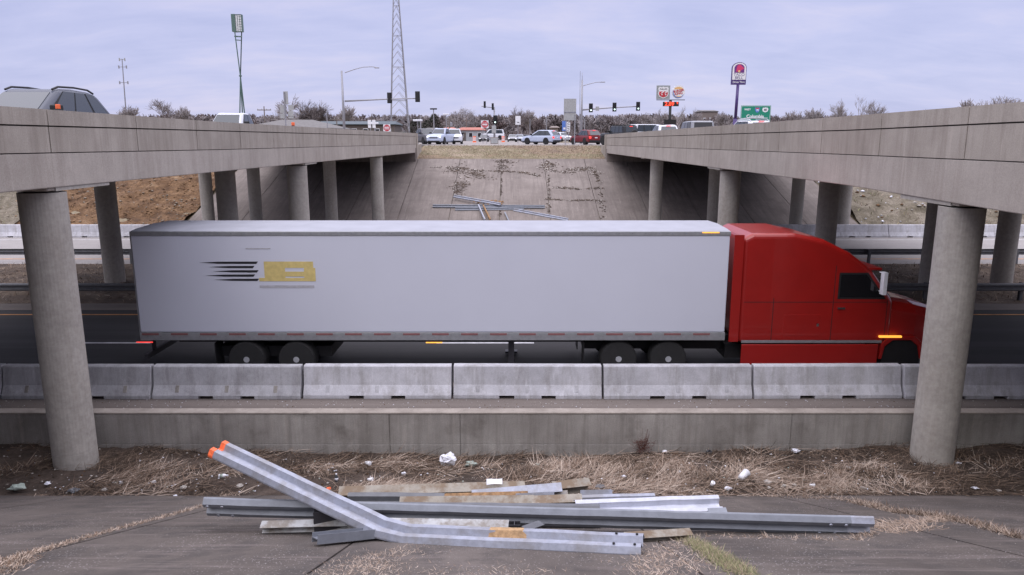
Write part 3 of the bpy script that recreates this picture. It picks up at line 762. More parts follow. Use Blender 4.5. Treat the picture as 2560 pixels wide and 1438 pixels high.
patch('joint_straw', poly((1400, 1437), (940, 1432), (900, 1400), (1040, 1378)) + poly((800, 1437), (980, 1425)), 3000, .13, STRAW[:3] + STRAW[4:5], .02, .08, (-.1, .25), wid=.0019)
patch('joint_straw', poly((2140, 1258), (2240, 1282), (2330, 1290), (2430, 1310), (2560, 1348)), 3600, .05, STRAW, .04, .13, (.1, 1.2), wid=.003)
patch('joint_straw', poly((2180, 1320), (2300, 1305), (2380, 1300)) + poly((2220, 1330), (2330, 1318)), 1600, .07, STRAW[:3], .05, .2, (.0, .3), wid=.003)
patch('joint_straw', poly((520, 1262), (400, 1295), (250, 1335), (100, 1378), (0, 1405)), 3400, .035, STRAW, .02, .08, (.0, .7), wid=.0028)
patch('joint_straw', poly((0, 1437), (60, 1400), (20, 1410)), 900, .06, STRAW, .03, .1, (.0, .7), wid=.003)
patch('joint_straw', poly((1850, 1235), (2100, 1248), (2200, 1265)), 900, .1, STRAW, .04, .14, (.0, .8), wid=.003)
patch('joint_straw', poly((1740, 1340), (2140, 1350), (2180, 1330)), 700, .05, STRAW[1:4], .03, .1, (.0, .4), wid=.003)
# rough leaves, twigs and gravel in the ditch and shoulder
def gravel(name, n, xr, yr, zf, smin, smax, mats):
    V = []; F = []; mi = []
    for k in range(n):
        x = random.uniform(*xr); y = random.uniform(*yr); s = random.uniform(smin, smax) ** 1.0
        c = Vector((x, y, zf(x, y) + s*.2)); b = len(V); a = random.random() * 6
        for (dx, dy, dz) in ((1, 0, 0), (0, 1, 0), (-1, 0, 0), (0, -1, 0), (0, 0, .8), (0, 0, -.8)):
            j = random.uniform(.6, 1.3); V.append((c.x + s*j*(dx*math.cos(a) - dy*math.sin(a)), c.y + s*j*(dx*math.sin(a) + dy*math.cos(a)), c.z + s*j*dz*.7))
        q = random.randrange(len(mats))
        for t in ((0,1,4),(1,2,4),(2,3,4),(3,0,4),(1,0,5),(2,1,5),(3,2,5),(0,3,5)): F.append([b+i for i in t]); mi.append(q)
    o = np_mesh(name, V, F, mats, None, mi); tag(o, kind='stuff'); return o
gravel('shoulder_gravel', 2200, (-14, 14), (15.55, 17.25), lambda x, y: 0, .004, .02, [M['stone'], M['paper'], M['wall_cap'], M['dirt']])
gravel('ditch_gravel', 1500, (-12.5, 12.5), (12.9, 15.2), ditch_fn, .008, .035, [M['stone'], M['ditch'], M['wall_cap'], M['dirt']])
gravel('litter_bits', 300, (-11, 9.5), (12.95, 14.9), lambda x, y: ditch_fn(x, y) + .03, .008, .032, [M['paper'], M['paper'], M['stone'], M['pale_green'], M['cup_white']])
gravel('slope_gravel', 700, (-6, 7), (4.3, 12.8), lambda x, y: near_z(y), .002, .008, [M['stone'], M['wall_cap']])
gravel('rock_scatter', 260, (25.8, 45), (53.6, 67), dirt_fn(1), .06, .22, [M['stone'], M['paper'], M['barrier_old'], M['dirt']])
gravel('clod_scatter', 1600, (-40, -24.4), (53.4, 68), dirt_fn(-1), .03, .13, [M['dirt'], M['rust'], M['dirt'], M['tan_steel']])
# median and far bank grass
n = 9000; X = rng.uniform(-34, 34, n); Y = rng.uniform(28.3, 37, n); Z = np.array([med_fn(x, y) for x, y in zip(X, Y)]) - .01
blades('median_grass', np.stack([X, Y, Z], 1), rng.uniform(.08, .3, n), rng.uniform(0, 6.28, n), rng.uniform(.1, 1.1, n), .012, STRAW)
n = 12000; X = rng.uniform(-8.6, 8.6, n); Y = rng.uniform(68.1, 75.6, n); Z = np.array([bank_fn(x, y) for x, y in zip(X, Y)]) - .01
blades('bank_grass', np.stack([X, Y, Z], 1), rng.uniform(.05, .16, n), rng.uniform(0, 6.28, n), rng.uniform(.1, 1.2, n), .012, STRAW[:6] + STRAW[:3] + GREENS[:1])
n = 7000; X = np.concatenate([rng.uniform(-80, -37, n//2), rng.uniform(26, 80, n//2)]); Y = rng.uniform(53.3, 68, n); f1 = dirt_fn(1); Z = np.array([f1(x, y) for x, y in zip(X, Y)]) + .08
blades('slope_grass', np.stack([X, Y, Z], 1), rng.uniform(.1, .35, n), rng.uniform(0, 6.28, n), rng.uniform(.3, 1.4, n), .022, STRAW + GREENS)
# cracks on the far slope choked with weeds and rubble
def crack(name, pxs, n, w, mats=None):
    V = []; F = []; mi = []; q = [fp(*p) for p in pxs]; mats = mats or [M['ditch'], M['stone'], M['far_paving'], M['median'], M['median'], M['ditch'], M['median']]
    for k in range(n):
        i = random.randrange(len(q) - 1); tt = random.random(); c = q[i].lerp(q[i+1], tt); b = len(V); ww = w*(.3 + 1.6*abs(mn.noise(Vector((c.x*.8, c.y*.8, 3)))))*1.6
        if mn.noise(Vector((c.x*1.3, c.y*1.3, 8))) < -.18: continue
        x = c.x + random.gauss(0, ww); y = c.y + random.gauss(0, w*.8); s = random.uniform(.02, .075); z = far_z(y) + s*.1; a = random.random()*6
        for (dx, dy, dz) in ((1.7, 0, 0), (0, 1, 0), (-1.7, 0, 0), (0, -1, 0), (0, 0, .8)):
            V.append((x + s*(dx*math.cos(a) - dy*math.sin(a)), y + s*(dx*math.sin(a) + dy*math.cos(a)), z + s*dz))
        u = random.randrange(len(mats)) if random.random() > .35 else 0
        for t in ((0,1,4),(1,2,4),(2,3,4),(3,0,4)): F.append([b+i for i in t]); mi.append(u)
    tag(np_mesh(name, V, F, mats, None, mi), kind='stuff')
crack('crack_rubble', [(1085, 418), (1150, 420), (1200, 428), (1260, 428), (1310, 432), (1360, 442)], 900, .14)
crack('crack_rubble', [(1370, 405), (1368, 425), (1420, 432), (1470, 424), (1492, 420)], 380, .16)
crack('crack_rubble', [(1372, 468), (1420, 471), (1460, 474), (1495, 470)], 260, .12)
crack('crack_rubble', [(1362, 498), (1420, 501), (1495, 501)], 300, .10)
crack('crack_rubble', [(1258, 400), (1256, 424)], 90, .2); crack('crack_rubble', [(1372, 400), (1373, 545)], 240, .08)
crack('crack_rubble', [(1488, 420), (1500, 460), (1510, 545)], 240, .10); crack('crack_rubble', [(1150, 405), (1155, 440), (1135, 470), (1145, 490)], 140, .28)
crack('crack_rubble', [(1255, 430), (1250, 545)], 120, .04, [M['ditch']]); crack('crack_rubble', [(1375, 410), (1365, 420)], 160, .22)
crack('weathered_patch', [(1120, 425), (1180, 432), (1210, 445)], 420, .38, [M['ditch'], M['median'], M['far_paving']])
crack('weathered_patch', [(1160, 455), (1150, 480)], 260, .35, [M['ditch'], M['median'], M['far_paving']])
crack('weathered_patch', [(1372, 402), (1368, 430)], 360, .30, [M['ditch'], M['median'], M['stone']])
crack('weathered_patch', [(1420, 425), (1480, 420), (1490, 440)], 260, .28, [M['ditch'], M['median'], M['stone']])
crack('weathered_patch', [(1256, 402), (1258, 418)], 220, .30, [M['ditch'], M['median'], M['far_paving']])
root = None
rp = fp(1222, 510)
mb = MB()
for k in range(26):
    c = Vector((random.gauss(0, .5), random.gauss(0, .35), random.uniform(.02, .22))); s = random.uniform(.07, .17)
    mb.lathe([(s*.5, -s*.4), (s, 0), (s*.6, s*.45)], 6, Matrix.Translation(c) @ Matrix.Rotation(random.random(), 4, 'X'))
o = mb.build('rubble_heap', M['rust']); o.location = rp; tag(o, 'rusty brown heap of rubble behind the far rail pile', 'rubble heap')

# ------------------------------------------------------------------ litter
LG = 'litter along the dry ditch'
def crumple(name, x, y, s, mat, label, cat, flat=.5, seed=0, lift=0):
    p = gp(x, y); root = p; mb = MB(); n = 9; V = []; random.seed(seed + int(x))
    rings = []
    for i in range(n):
        th = math.pi * (i + .3) / (n - .4)
        rings.append([Vector((math.sin(th)*math.cos(ph), math.sin(th)*math.sin(ph)*.8, math.cos(th)*flat)) for ph in [2*math.pi*k/12 for k in range(12)]])
    o_ = Vector((seed, x*.1, y*.1))
    rings = [[q * s * (1 + .75*mn.noise(q*2.2 + o_) + .4*mn.noise(q*5 + o_)) for q in r] for r in rings]
    mb.loft(rings); o = mb.build(name, M[mat]); o.location = p + Vector((0, 0, s*flat*.7 + lift + (.045 if p.y > TOE else 0))); tag(o, label, cat, LG); return o
def bottle(x, y, label, lying=True, h=.2, r=.035, body='cup_white', cap='paper', ang=0, band=None):
    p = gp(x, y); root = empty('plastic_bottle', p + Vector((0, 0, .05 + (r if lying else 0))), ang, label, 'bottle', LG)
    if lying: root.rotation_euler = (R(84), 0, ang)
    mb = MB(); mb.lathe([(r*.85, 0), (r, .01), (r, h*.62), (r*.45, h*.82), (r*.42, h*.9)], 14); mb.build('body', M[body], root, smooth=True)
    mb = MB(); mb.lathe([(r*.5, h*.9), (r*.5, h)], 12); mb.build('cap', M[cap], root)
    if band: mb = MB(); mb.lathe([(r*1.02, h*.2), (r*1.02, h*.5)], 14); mb.build('label_band', M[band], root, smooth=True)
def cup(x, y, label, s=.1, ang=0, mat='cup_white', tilt=80):
    p = gp(x, y); root = empty('paper_cup', p + Vector((0, 0, s*.45 + .04)), ang, label, 'cup', LG); root.rotation_euler = (R(tilt), 0, ang)
    mb = MB(); mb.lathe([(s*.30, -s*.6), (s*.42, s*.55), (s*.40, s*.55), (s*.28, -s*.55)], 18); mb.build('cup_wall', M[mat], root, smooth=True)
    mb = MB(); mb.lathe([(s*.45, s*.55), (s*.45, s*.6), (s*.40, s*.62)], 18); mb.build('rim_ring', M[mat], root, smooth=True)
crumple('paper_bag', 1120, 1164, .16, 'paper', 'large crumpled white paper bag lying behind the pile', 'paper bag', .8, 3)
crumple('plastic_bag', 1176, 1170, .11, 'pale_green', 'pale green plastic bag right of the white paper bag', 'plastic bag', .5, 4)
bottle(842, 1210, 'upright small white topped bottle above the bent rail', False, .17, .034, 'bottle_dark', 'paper', 0, 'paper')
cup(920, 1168, 'tipped white and grey cup up by the wall above the bent rail', .11, .9)
cup(926, 1208, 'small white tub lying just behind the pile', .09, 1.4)
bottle(548, 1200, 'white lying bottle left of the raised rail', True, .19, .036, 'cup_white', 'paper', 1.5, 'pale_green')
crumple('paper_scrap', 460, 1226, .07, 'stone', 'pale grey scrap at the slope edge left of the raised rail', 'scrap', .35, 5)
crumple('paper_scrap', 438, 1240, .04, 'paper', 'tiny white flat scrap on the edge of the left paving', 'scrap', .25, 6)
crumple('foil_scrap', 184, 1234, .10, 'galv_dull', 'crushed foil in front of the left column foot', 'scrap', .3, 7)
crumple('plastic_bag', 45, 1228, .14, 'pale_green', 'greenish plastic bag at the far left of the ditch', 'plastic bag', .35, 8)
crumple('paper_scrap', 303, 1214, .035, 'cup_white', 'small white ball just right of the left column foot', 'scrap', .8, 9)
cup(1858, 1203, 'large white cup lying aslant in the straw right of the pile', .19, 2.3)
cup(1780, 1221, 'white cup bottom nearest the bright silver rail end', .10, .3, tilt=30)
cup(2030, 1223, 'small white cup in front of the stones', .085, 1.0)
bottle(2150, 1228, 'twisted brown and white scrap bottle below the right straw edge', True, .14, .03, 'wall_cap', 'paper', .8)
for i, (x, y, s, lb) in enumerate(((1918, 1214, .065, 'largest grey stone left in the row right of the white cup'), (1922, 1226, .035, 'small pale stone in front of the largest grey one'),
        (1960, 1222, .04, 'pale stone third from left in the row of stones'), (1985, 1220, .045, 'rounded pale stone nearest the small white cup'))):
    crumple('stone', x, y, s, 'stone', lb, 'stone', .6, 20 + i)
crumple('paper_scrap', 1988, 1134, .09, 'paper', 'white twisted paper at the foot of the wall on the right', 'scrap', .4, 30)
crumple('rubbish_bag', 1772, 1138, .06, 'bag_black', 'small black bag at the foot of the wall', 'plastic bag', .8, 31)
crumple('paper_scrap', 1662, 1136, .05, 'cup_white', 'white and dark scrap just right of the red weed', 'scrap', .5, 32)
crumple('paper_scrap', 2396, 1164, .05, 'paper', 'small white scrap right of the right column foot', 'scrap', .3, 33)
crumple('paper_scrap', 2436, 1226, .06, 'paper', 'pale flattened strip at the far right ditch edge', 'scrap', .2, 34)
crumple('paper_scrap', 2495, 1232, .045, 'stone', 'grey scrap nearest the right photo edge', 'scrap', .3, 35)
crumple('plastic_scrap', 822, 1228, .045, 'orange', 'small orange plastic piece peeking above the bent rail', 'scrap', .4, 36)
crumple('paper_scrap', 1500, 1222, .10, 'galv_dull', 'grey flattened sheet in the straw right of the pile top', 'scrap', .2, 37)
crumple('paper_scrap', 1510, 1236, .05, 'sign_blue', 'tiny blue and white wrapper right of the pile', 'scrap', .3, 38)
crumple('paper_scrap', 1820, 1228, .07, 'paper', 'crushed translucent lid beside the white cup bottom', 'scrap', .3, 39)
for i, (x, y, sz, mt, nm, lb, ct) in enumerate((
  (120, 1216, .055, 'paper', 'paper_scrap', 'white scrap between the greenish bag and the left column', 'scrap'),
  (262, 1232, .05, 'stone', 'paper_scrap', 'grey scrap right in front of the left column foot', 'scrap'),
  (385, 1212, .05, 'cup_white', 'paper_scrap', 'white scrap midway between left column foot and the lying bottle', 'scrap'),
  (600, 1222, .06, 'stone', 'stone', 'grey stone under the raised bent rail', 'stone'),
  (655, 1188, .04, 'paper', 'paper_scrap', 'white scrap seen just below the raised bent rail near its tip', 'scrap'),
  (1010, 1190, .045, 'paper', 'paper_scrap', 'small white scrap left of the large crumpled paper bag', 'scrap'),
  (1345, 1168, .04, 'pale_green', 'plastic_scrap', 'pale green scrap in the straw behind the middle of the pile', 'scrap'),
  (1560, 1198, .045, 'paper', 'paper_scrap', 'small white scrap in the straw above the bright silver rail', 'scrap'),
  (1700, 1186, .035, 'cup_white', 'paper_scrap', 'tiny white scrap in the pale straw left of the large white cup', 'scrap'),
  (2120, 1176, .045, 'stone', 'stone', 'small grey stone in the straw right of the white cups', 'stone'),
  (2250, 1200, .05, 'wall_cap', 'stone', 'brownish stone left of the right column foot', 'stone'))):
    crumple(nm, x, y, sz, mt, lb, ct, .5, 50 + i)
sp0 = P(1236, 1205, 10.3)
mb = MB(); rr = [[Vector((-.12 + .06*i, y_, .012*math.sin(i*1.3 + y_*20))) for y_ in (-.04, .04)] for i in range(5)]
mb.loft([[r[0], r[1], r[1] + Vector((0, .01, .004)), r[0] + Vector((0, 0, .004))] for r in rr]); o = mb.build('paper_scrap', M['paper']); o.location = sp0 + Vector((0, 0, .0)); o.rotation_euler = (R(35), R(-4), 0)
tag(o, 'white torn paper lying on the long tan rusty post', 'scrap', LG)
random.seed(11)
# dead red weed against the wall
wp_ = P(1605, 1122, 15.15); root = empty('dead_weed', wp_, 0, 'dead reddish weed hanging at the stained wall', 'weed')
mb = MB()
for k in range(260):
    p0 = Vector((random.gauss(0, .10), random.uniform(-.08, 0), random.uniform(-.05, .22))); d = Vector((random.gauss(0, .6), random.gauss(-.2, .3), random.gauss(.3, .6))).normalized()
    mb.tube([p0, p0 + d*.06, p0 + d*.12 + Vector((0, 0, -.015))], [.003, .002, .001], 3)
mb.build('leaves', M['weed_red'], root)
mb = MB()
for k in range(7): x = random.uniform(-.1, .12); mb.tube([(x*.4, -.02, .0), (x, -.04, .25), (x*1.3, -.03, .30 + random.uniform(.05, .22))], .003, 4)
mb.build('stems', M['weed_red'], root)

# ------------------------------------------------------------------ text helper
def text(body, size, mat, parent, loc, rot=(R(90), 0, 0), name='lettering', ext=.004, shear=0, sx=1.0, bold=0):
    cu = bpy.data.curves.new(name, 'FONT'); cu.body = body; cu.size = size; cu.extrude = ext; cu.align_x = 'CENTER'; cu.align_y = 'CENTER'
    cu.shear = shear; cu.offset = bold; cu.materials.append(M[mat])
    t = bpy.data.objects.new('t', cu); COL.objects.link(t); bpy.context.view_layer.update()
    me = bpy.data.meshes.new_from_object(t.evaluated_get(bpy.context.evaluated_depsgraph_get())); bpy.data.objects.remove(t)
    o = bpy.data.objects.new(name, me); COL.objects.link(o); o.parent = parent; o.location = loc; o.rotation_euler = rot; o.scale = (sx, 1, 1)
    return o

# ------------------------------------------------------------------ the lorry
TY = 19.0
root = empty('semi_truck', (-2, 20.3, 0), 0, 'red semi truck with a long white box trailer passing on the highway', 'truck')
root.location = (0, 0, 0)
TX0, TX1 = -10.0, 5.72
trl = MB(); trl.box(TX0, TX1, TY, TY + 2.6, 1.27, 3.89)
tb = trl.build('trailer_box', M['truck_white'], root, bevel=.03)
mb = MB(); ys_ = [TY + .03, TY + .3, TY + 1.3, TY + 2.3, TY + 2.57]; zs_ = [4.0, 4.03, 4.06, 4.03, 4.0]
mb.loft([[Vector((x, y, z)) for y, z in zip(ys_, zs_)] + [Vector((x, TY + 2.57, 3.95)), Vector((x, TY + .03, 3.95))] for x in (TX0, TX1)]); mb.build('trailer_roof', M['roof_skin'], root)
mb = MB(); mb.box(TX0 - .01, TX1 + .01, TY - .018, TY + .05, 3.885, 3.995); mb.box(TX0 - .01, TX1 + .01, TY + 2.55, TY + 2.618, 3.885, 3.995); mb.build('top_rail', M['aluminium'], root, bevel=.008)
mb = MB(); mb.box(TX0 - .01, TX1 + .01, TY - .02, TY + 2.62, 1.05, 1.265); mb.build('bottom_rail', M['aluminium'], root, bevel=.008)
mb = MB()
for x in np.arange(TX0 + .2, TX1 - .1, .35):
    for z in (3.945, 1.16): mb.box(x - .012, x + .012, TY - .026, TY - .017, z - .012, z + .012)
tag(mb.build('rivets', M['galv_bright'], root), kind='stuff')
for x in (-8.05, 1.95):
    for y in (TY + .05, TY + 2.0): mb = MB(); mb.box(x - .01, x + .01, y, y + .55, .2, .95); mb.build('mudflap', M['black'], root)
mb = MB(); x = TX0 + .05
while x < TX1 - .3: mb = MB(); mb.box(x, x + .45, TY - .026, TY - .0205, 1.195, 1.25); x += .78; mb.build('reflective_tape', M['red_tape'], root)
mb = MB()
for x in np.arange(TX0 + 1.22, TX1, 1.22): mb.box(x - .003, x + .003, TY - .002, TY + .01, 1.28, 3.87)
mb.build('panel_seam', M['truck_white'], root)
# rear door frame
mb = MB(); mb.box(TX0 - .03, TX0 - .005, TY + .02, TY + 2.58, 1.1, 3.95); mb.build('rear_door', M['aluminium'], root)
mb = MB(); mb.box(TX0 + .0, TX0 + .08, TY + .1, TY + 2.5, .48, .62); mb.box(TX0 + .02, TX0 + .09, TY + .5, TY + .6, .6, 1.06); mb.box(TX0 + .02, TX0 + .09, TY + 2.0, TY + 2.1, .6, 1.06); mb.build('rear_bumper', M['dark_steel'], root)
# logo
lg = MB()
for i, (z, a, b) in enumerate(((3.17, -8.25, -6.75), (3.055, -8.0, -6.85), (2.94, -7.9, -6.75), (2.825, -8.1, -6.85), (2.71, -7.9, -6.75))):
    lg.poly([(a, z), (a + .5, z - .03), (b, z - .034), (b + .05, z + .03), (a + .5, z + .026)], .005, Matrix.Translation((0, TY - .006, 0)))
lgo = lg.build('logo_stripes', M['logo_black'], root)
ly = MB()
for (a, b, z0, z1) in ((-6.55, -5.25, 3.03, 3.2), (-6.55, -6.0, 2.67, 3.2), (-6.55, -5.35, 2.80, 2.93), (-6.7, -5.2, 2.67, 2.76), (-5.5, -5.2, 2.76, 3.03)):
    ly.box(a, b, TY - .0055 - random.random()*.003, TY - .001, z0, z1)
ly.build('logo_block', M['logo_yellow'], root)
lgr = MB(); lgr.box(-6.7, -5.25, TY - .006, TY - .001, 2.49, 2.56); lgr.box(-7.0, -6.35, TY - .006, TY - .001, 3.53, 3.56); lgr.build('logo_underline', M['logo_grey'], root)
# marker lamps
for (x, z, mt, nm) in ((-9.9, 1.0, 'lamp_red', 'marker_lamp'), (-2.1, .99, 'lamp_amber', 'marker_lamp'), (5.2, 3.97, 'lamp_amber', 'marker_lamp')):
    mb = MB(); mb.box(x - .22, x + .22, TY - .03, TY - .02, z - .014, z + .014); mb.build(nm, M[mt], root)
def wheel_at(root, x, y, r, wdt, face=-1, rimr=.56, mats=('tyre', 'rim'), hub=True):
    Mx = Matrix.Translation((x, y, r)) @ Matrix.Rotation(R(90), 4, 'X')
    mb = MB(); h = wdt/2
    mb.lathe([(r*rimr, -h), (r*.94, -h), (r, -h*.75), (r, h*.75), (r*.94, h), (r*rimr, h)], 24, Mx); wv = mb.build('wheel', M[mats[0]], root, smooth=False)
    mb = MB(); mb.lathe([(r*rimr, -h*.96), (r*rimr*.8, -h*.8), (r*.2, -h*.8), (r*.16, -h*1.02), (r*.05, -h*1.02)], 20, Mx if face > 0 else Mx @ Matrix.Rotation(math.pi, 4, 'X'))
    rmo = mb.build('rim', M[mats[1]], wv)
    if r > .45:
        mb = MB(); q = Mx if face > 0 else Mx @ Matrix.Rotation(math.pi, 4, 'X')
        for k in range(10): a = k*math.pi/5; mb.lathe([(.016, -h*.86), (.013, -h*.95)], 6, q @ Matrix.Translation((math.cos(a)*r*.34, math.sin(a)*r*.34, 0)))
        tag(mb.build('lug_nuts', M['chrome'], rmo), kind='stuff')
for x in (-7.2, -5.85):
    for y in (TY + .25, TY + 2.35): wheel_at(root, x, y, .5, .5)
for x in (2.9, 4.25):
    for y in (TY + .3, TY + 2.3): wheel_at(root, x, y, .5, .5)
for y in (TY + .28, TY + 2.32): wheel_at(root, 10.55, y, .5, .3)
mb = MB(); mb.box(TX0 + .6, TX1 - .5, TY + .9, TY + 1.05, .75, 1.04); mb.box(TX0 + .6, TX1 - .5, TY + 1.55, TY + 1.7, .75, 1.04); mb.box(-8.1, -5.0, TY + .5, TY + 2.1, .45, .75); mb.build('trailer_frame', M['black'], root)
for y in (TY + .35, TY + 2.1): mb = MB(); mb.box(-.1, .06, y, y + .12, .12, 1.05); mb.box(-.2, .16, y - .05, y + .18, .06, .12); mb.build('landing_leg', M['dark_steel'], root)
mb = MB(); mb.box(2.0, 6.6, TY + .9, TY + 1.7, .55, .95); mb.box(5.9, 9.9, TY + .5, TY + 2.1, .4, .8); mb.build('tractor_frame', M['black'], root)
# cab: body extruded across the width from its side outline
W0, W1 = TY + .06, TY + 2.54
prof = [(6.1, .95), (6.08, 3.80), (6.35, 3.93), (7.45, 3.93), (8.25, 3.76), (8.95, 3.42), (9.4, 3.10), (9.62, 2.90), (10.22, 2.12), (10.22, .95)]
mb = MB(); mb.poly(prof, W1 - W0, Matrix.Translation((0, W0, 0))); mb.build('cab', M['truck_red'], root, bevel=.13, seg=4)
# hood with fenders
def hood_ring(x, w_, zt, zb=.55):
    c = TY + 1.3; return [Vector((x, c - w_, zb)), Vector((x, c - w_*1.0, zt - .28)), Vector((x, c - w_*.86, zt - .06)), Vector((x, c - w_*.5, zt)), Vector((x, c + w_*.5, zt)), Vector((x, c + w_*.86, zt - .06)), Vector((x, c + w_, zt - .28)), Vector((x, c + w_, zb))]
mb = MB(); mb.loft([hood_ring(10.2, 1.18, 2.14), hood_ring(10.9, 1.15, 2.02), hood_ring(11.5, 1.06, 1.86), hood_ring(11.85, .94, 1.62), hood_ring(11.95, .88, 1.3)]); mb.build('hood', M['truck_red'], root, bevel=.04, seg=3)
mb = MB(); mb.poly([(9.95, .5), (10.0, .95), (10.2, 1.14), (10.9, 1.14), (11.12, .95), (11.2, .5), (11.09, .5), (11.0, .86), (10.8, 1.03), (10.3, 1.03), (10.1, .86), (10.04, .5)], .2, Matrix.Translation((0, TY + .04, 0)))
mb.build('fender', M['truck_red'], root, bevel=.02)
mb = MB(); mb.box(10.06, 11.08, TY + .10, TY + .12, .3, 1.02); mb.build('wheel_well', M['black'], root)
mb = MB(); mb.box(11.7, 12.08, TY + .12, TY + 2.48, .32, .72); mb.build('bumper', M['truck_red'], root, bevel=.08, seg=3)
mb = MB(); mb.box(11.955, 11.975, TY + .75, TY + 1.85, .78, 1.5); mb.build('grille', M['chrome'], root)
mb = MB(); mb.box(11.55, 11.93, TY + .30, TY + .42, .95, 1.22); mb.build('headlight', M['lamp_white'], root, bevel=.03)
mb = MB(); mb.box(6.2, 9.9, TY + .0, TY + .05, .32, .93); mb.build('side_skirt', M['truck_red'], root, bevel=.02)
mb = MB(); mb.lathe([(.30, 0), (.32, .03), (.32, 1.25), (.30, 1.28)], 20, Matrix.Translation((8.35, TY + .32, .62)) @ Matrix.Rotation(R(90), 4, 'Y')); mb.build('fuel_tank', M['aluminium'], root, smooth=False)
for ya in (TY + .02, TY + 2.53): mb = MB(); mb.box(5.85, 6.1, ya, ya + .05, 1.0, 3.9); mb.build('cab_side_extender', M['truck_red'], root)
# glazing
mb = MB(); mb.box(11.3, 11.62, TY + .10, TY + .16, 1.22, 1.27); mb.build('side_lamp', M['lamp_white'], root)
mb = MB(); a = Vector((9.66, 0, 2.86)); b = Vector((10.19, 0, 2.18)); nrm_ = Vector((b.z - a.z, 0, -(b.x - a.x))).normalized() * -.012
q = [Vector((a.x, TY + .25, a.z)), Vector((a.x, TY + 2.35, a.z)), Vector((b.x, TY + 2.4, b.z)), Vector((b.x, TY + .2, b.z))]
mb.loft([[p + nrm_ for p in q], [p - nrm_ for p in q]]); mb.build('windshield', M['glass_dark'], root)
dw = [(8.75, 2.22), (8.75, 2.84), (9.42, 2.84), (9.92, 2.22)]
fw = [(8.70, 2.17), (8.70, 2.89), (9.46, 2.89), (10.0, 2.17)]
mb = MB(); mb.poly(fw, .02, Matrix.Translation((0, W0 - .004, 0))); mb.build('window_seal', M['black'], root)
mb = MB(); mb.poly(dw, .02, Matrix.Translation((0, W0 - .008, 0))); dws = mb.build('side_window', M['glass_dark'], root)
mb = MB()
for pts_ in ([(8.6, .98), (8.6, 3.08)], [(10.05, .98), (10.05, 2.15)], [(7.0, .98), (7.0, 2.2)]):
    (xa, za), (xb, zb) = pts_; mb.box(xa - .008, xa + .008, W0 - .003, W0 + .02, za, zb)
mb.box(6.2, 10.05, W0 - .003, W0 + .02, 2.08, 2.095); mb.build('door_seam', M['black'], root)
mb = MB(); mb.lathe([(.07, 0), (.07, 2.6)], 14, Matrix.Translation((6.02, TY + .2, 1.0))); mb.build('exhaust_stack', M['chrome'], root, smooth=False)
mb = MB(); mb.box(6.2, 10.0, W0 - .010, W0 + .01, .96, 1.03); mb.build('sill_trim', M['aluminium'], root)
mb = MB(); mb.box(7.3, 8.3, W0 - .006, W0 + .01, 1.15, 1.75); lk = mb.build('luggage_hatch', M['truck_red'], root, bevel=.02)
mb = MB(); mb.box(8.2, 8.26, W0 - .012, W0 + .0, 1.42, 1.5); mb.build('latch', M['chrome'], lk)
mb = MB(); mb.box(8.72, 8.92, W0 - .03, W0 + .0, 1.9, 1.95); mb.build('door_handle', M['chrome'], root)
mb = MB(); mb.box(9.72, 9.82, TY - .28, TY - .1, 2.35, 2.95); mb.tube([(9.78, TY + .1, 2.9), (9.78, TY - .15, 2.9)], .015, 6); mb.tube([(9.78, TY + .1, 2.4), (9.78, TY - .15, 2.4)], .015, 6); mb.build('mirror', M['cup_white'], root, bevel=.02)
mb = MB(); mb.box(9.9, 10.5, TY - .012, TY + .05, 1.12, 1.17); mb.build('turn_lamp', M['lamp_amber'], root)
mb = MB(); mb.box(9.42, 9.9, TY + .2, TY + 2.4, 2.92, 2.99); mb.build('sun_visor', M['truck_red'], root, bevel=.02)
mb = MB(); mb.box(8.7, 9.7, TY + .02, TY + .10, .62, .70); mb.box(8.7, 9.7, TY + .02, TY + .10, .34, .40); mb.build('cab_step', M['aluminium'], root)

# ------------------------------------------------------------------ cars
STY = dict(
 suv=dict(L=4.65, W=1.86, hood=1.00, belt=1.05, roof=1.66, cowl=1.05, rf=.15, rr=-1.78, rb=-2.24, nose=.72, tail=1.0, wb=1.33, r=.35),
 hatch=dict(L=4.3, W=1.78, hood=.92, belt=.98, roof=1.50, cowl=.95, rf=.25, rr=-1.45, rb=-2.0, nose=.66, tail=.95, wb=1.28, r=.32),
 sedan=dict(L=4.7, W=1.82, hood=.92, belt=.98, roof=1.45, cowl=.95, rf=.2, rr=-1.0, rb=-1.65, nose=.66, tail=1.0, wb=1.35, r=.32),
 pickup=dict(L=5.7, W=2.0, hood=1.18, belt=1.25, roof=1.90, cowl=1.35, rf=.75, rr=-.75, rb=-.95, nose=.95, tail=1.25, wb=1.75, r=.39),
 jeep=dict(L=4.4, W=1.88, hood=1.18, belt=1.22, roof=1.87, cowl=.75, rf=.45, rr=-1.85, rb=-2.0, nose=1.05, tail=1.15, wb=1.32, r=.41),
 van=dict(L=5.2, W=2.0, hood=1.1, belt=1.2, roof=2.05, cowl=1.6, rf=.95, rr=-2.35, rb=-2.55, nose=.9, tail=1.1, wb=1.6, r=.36))
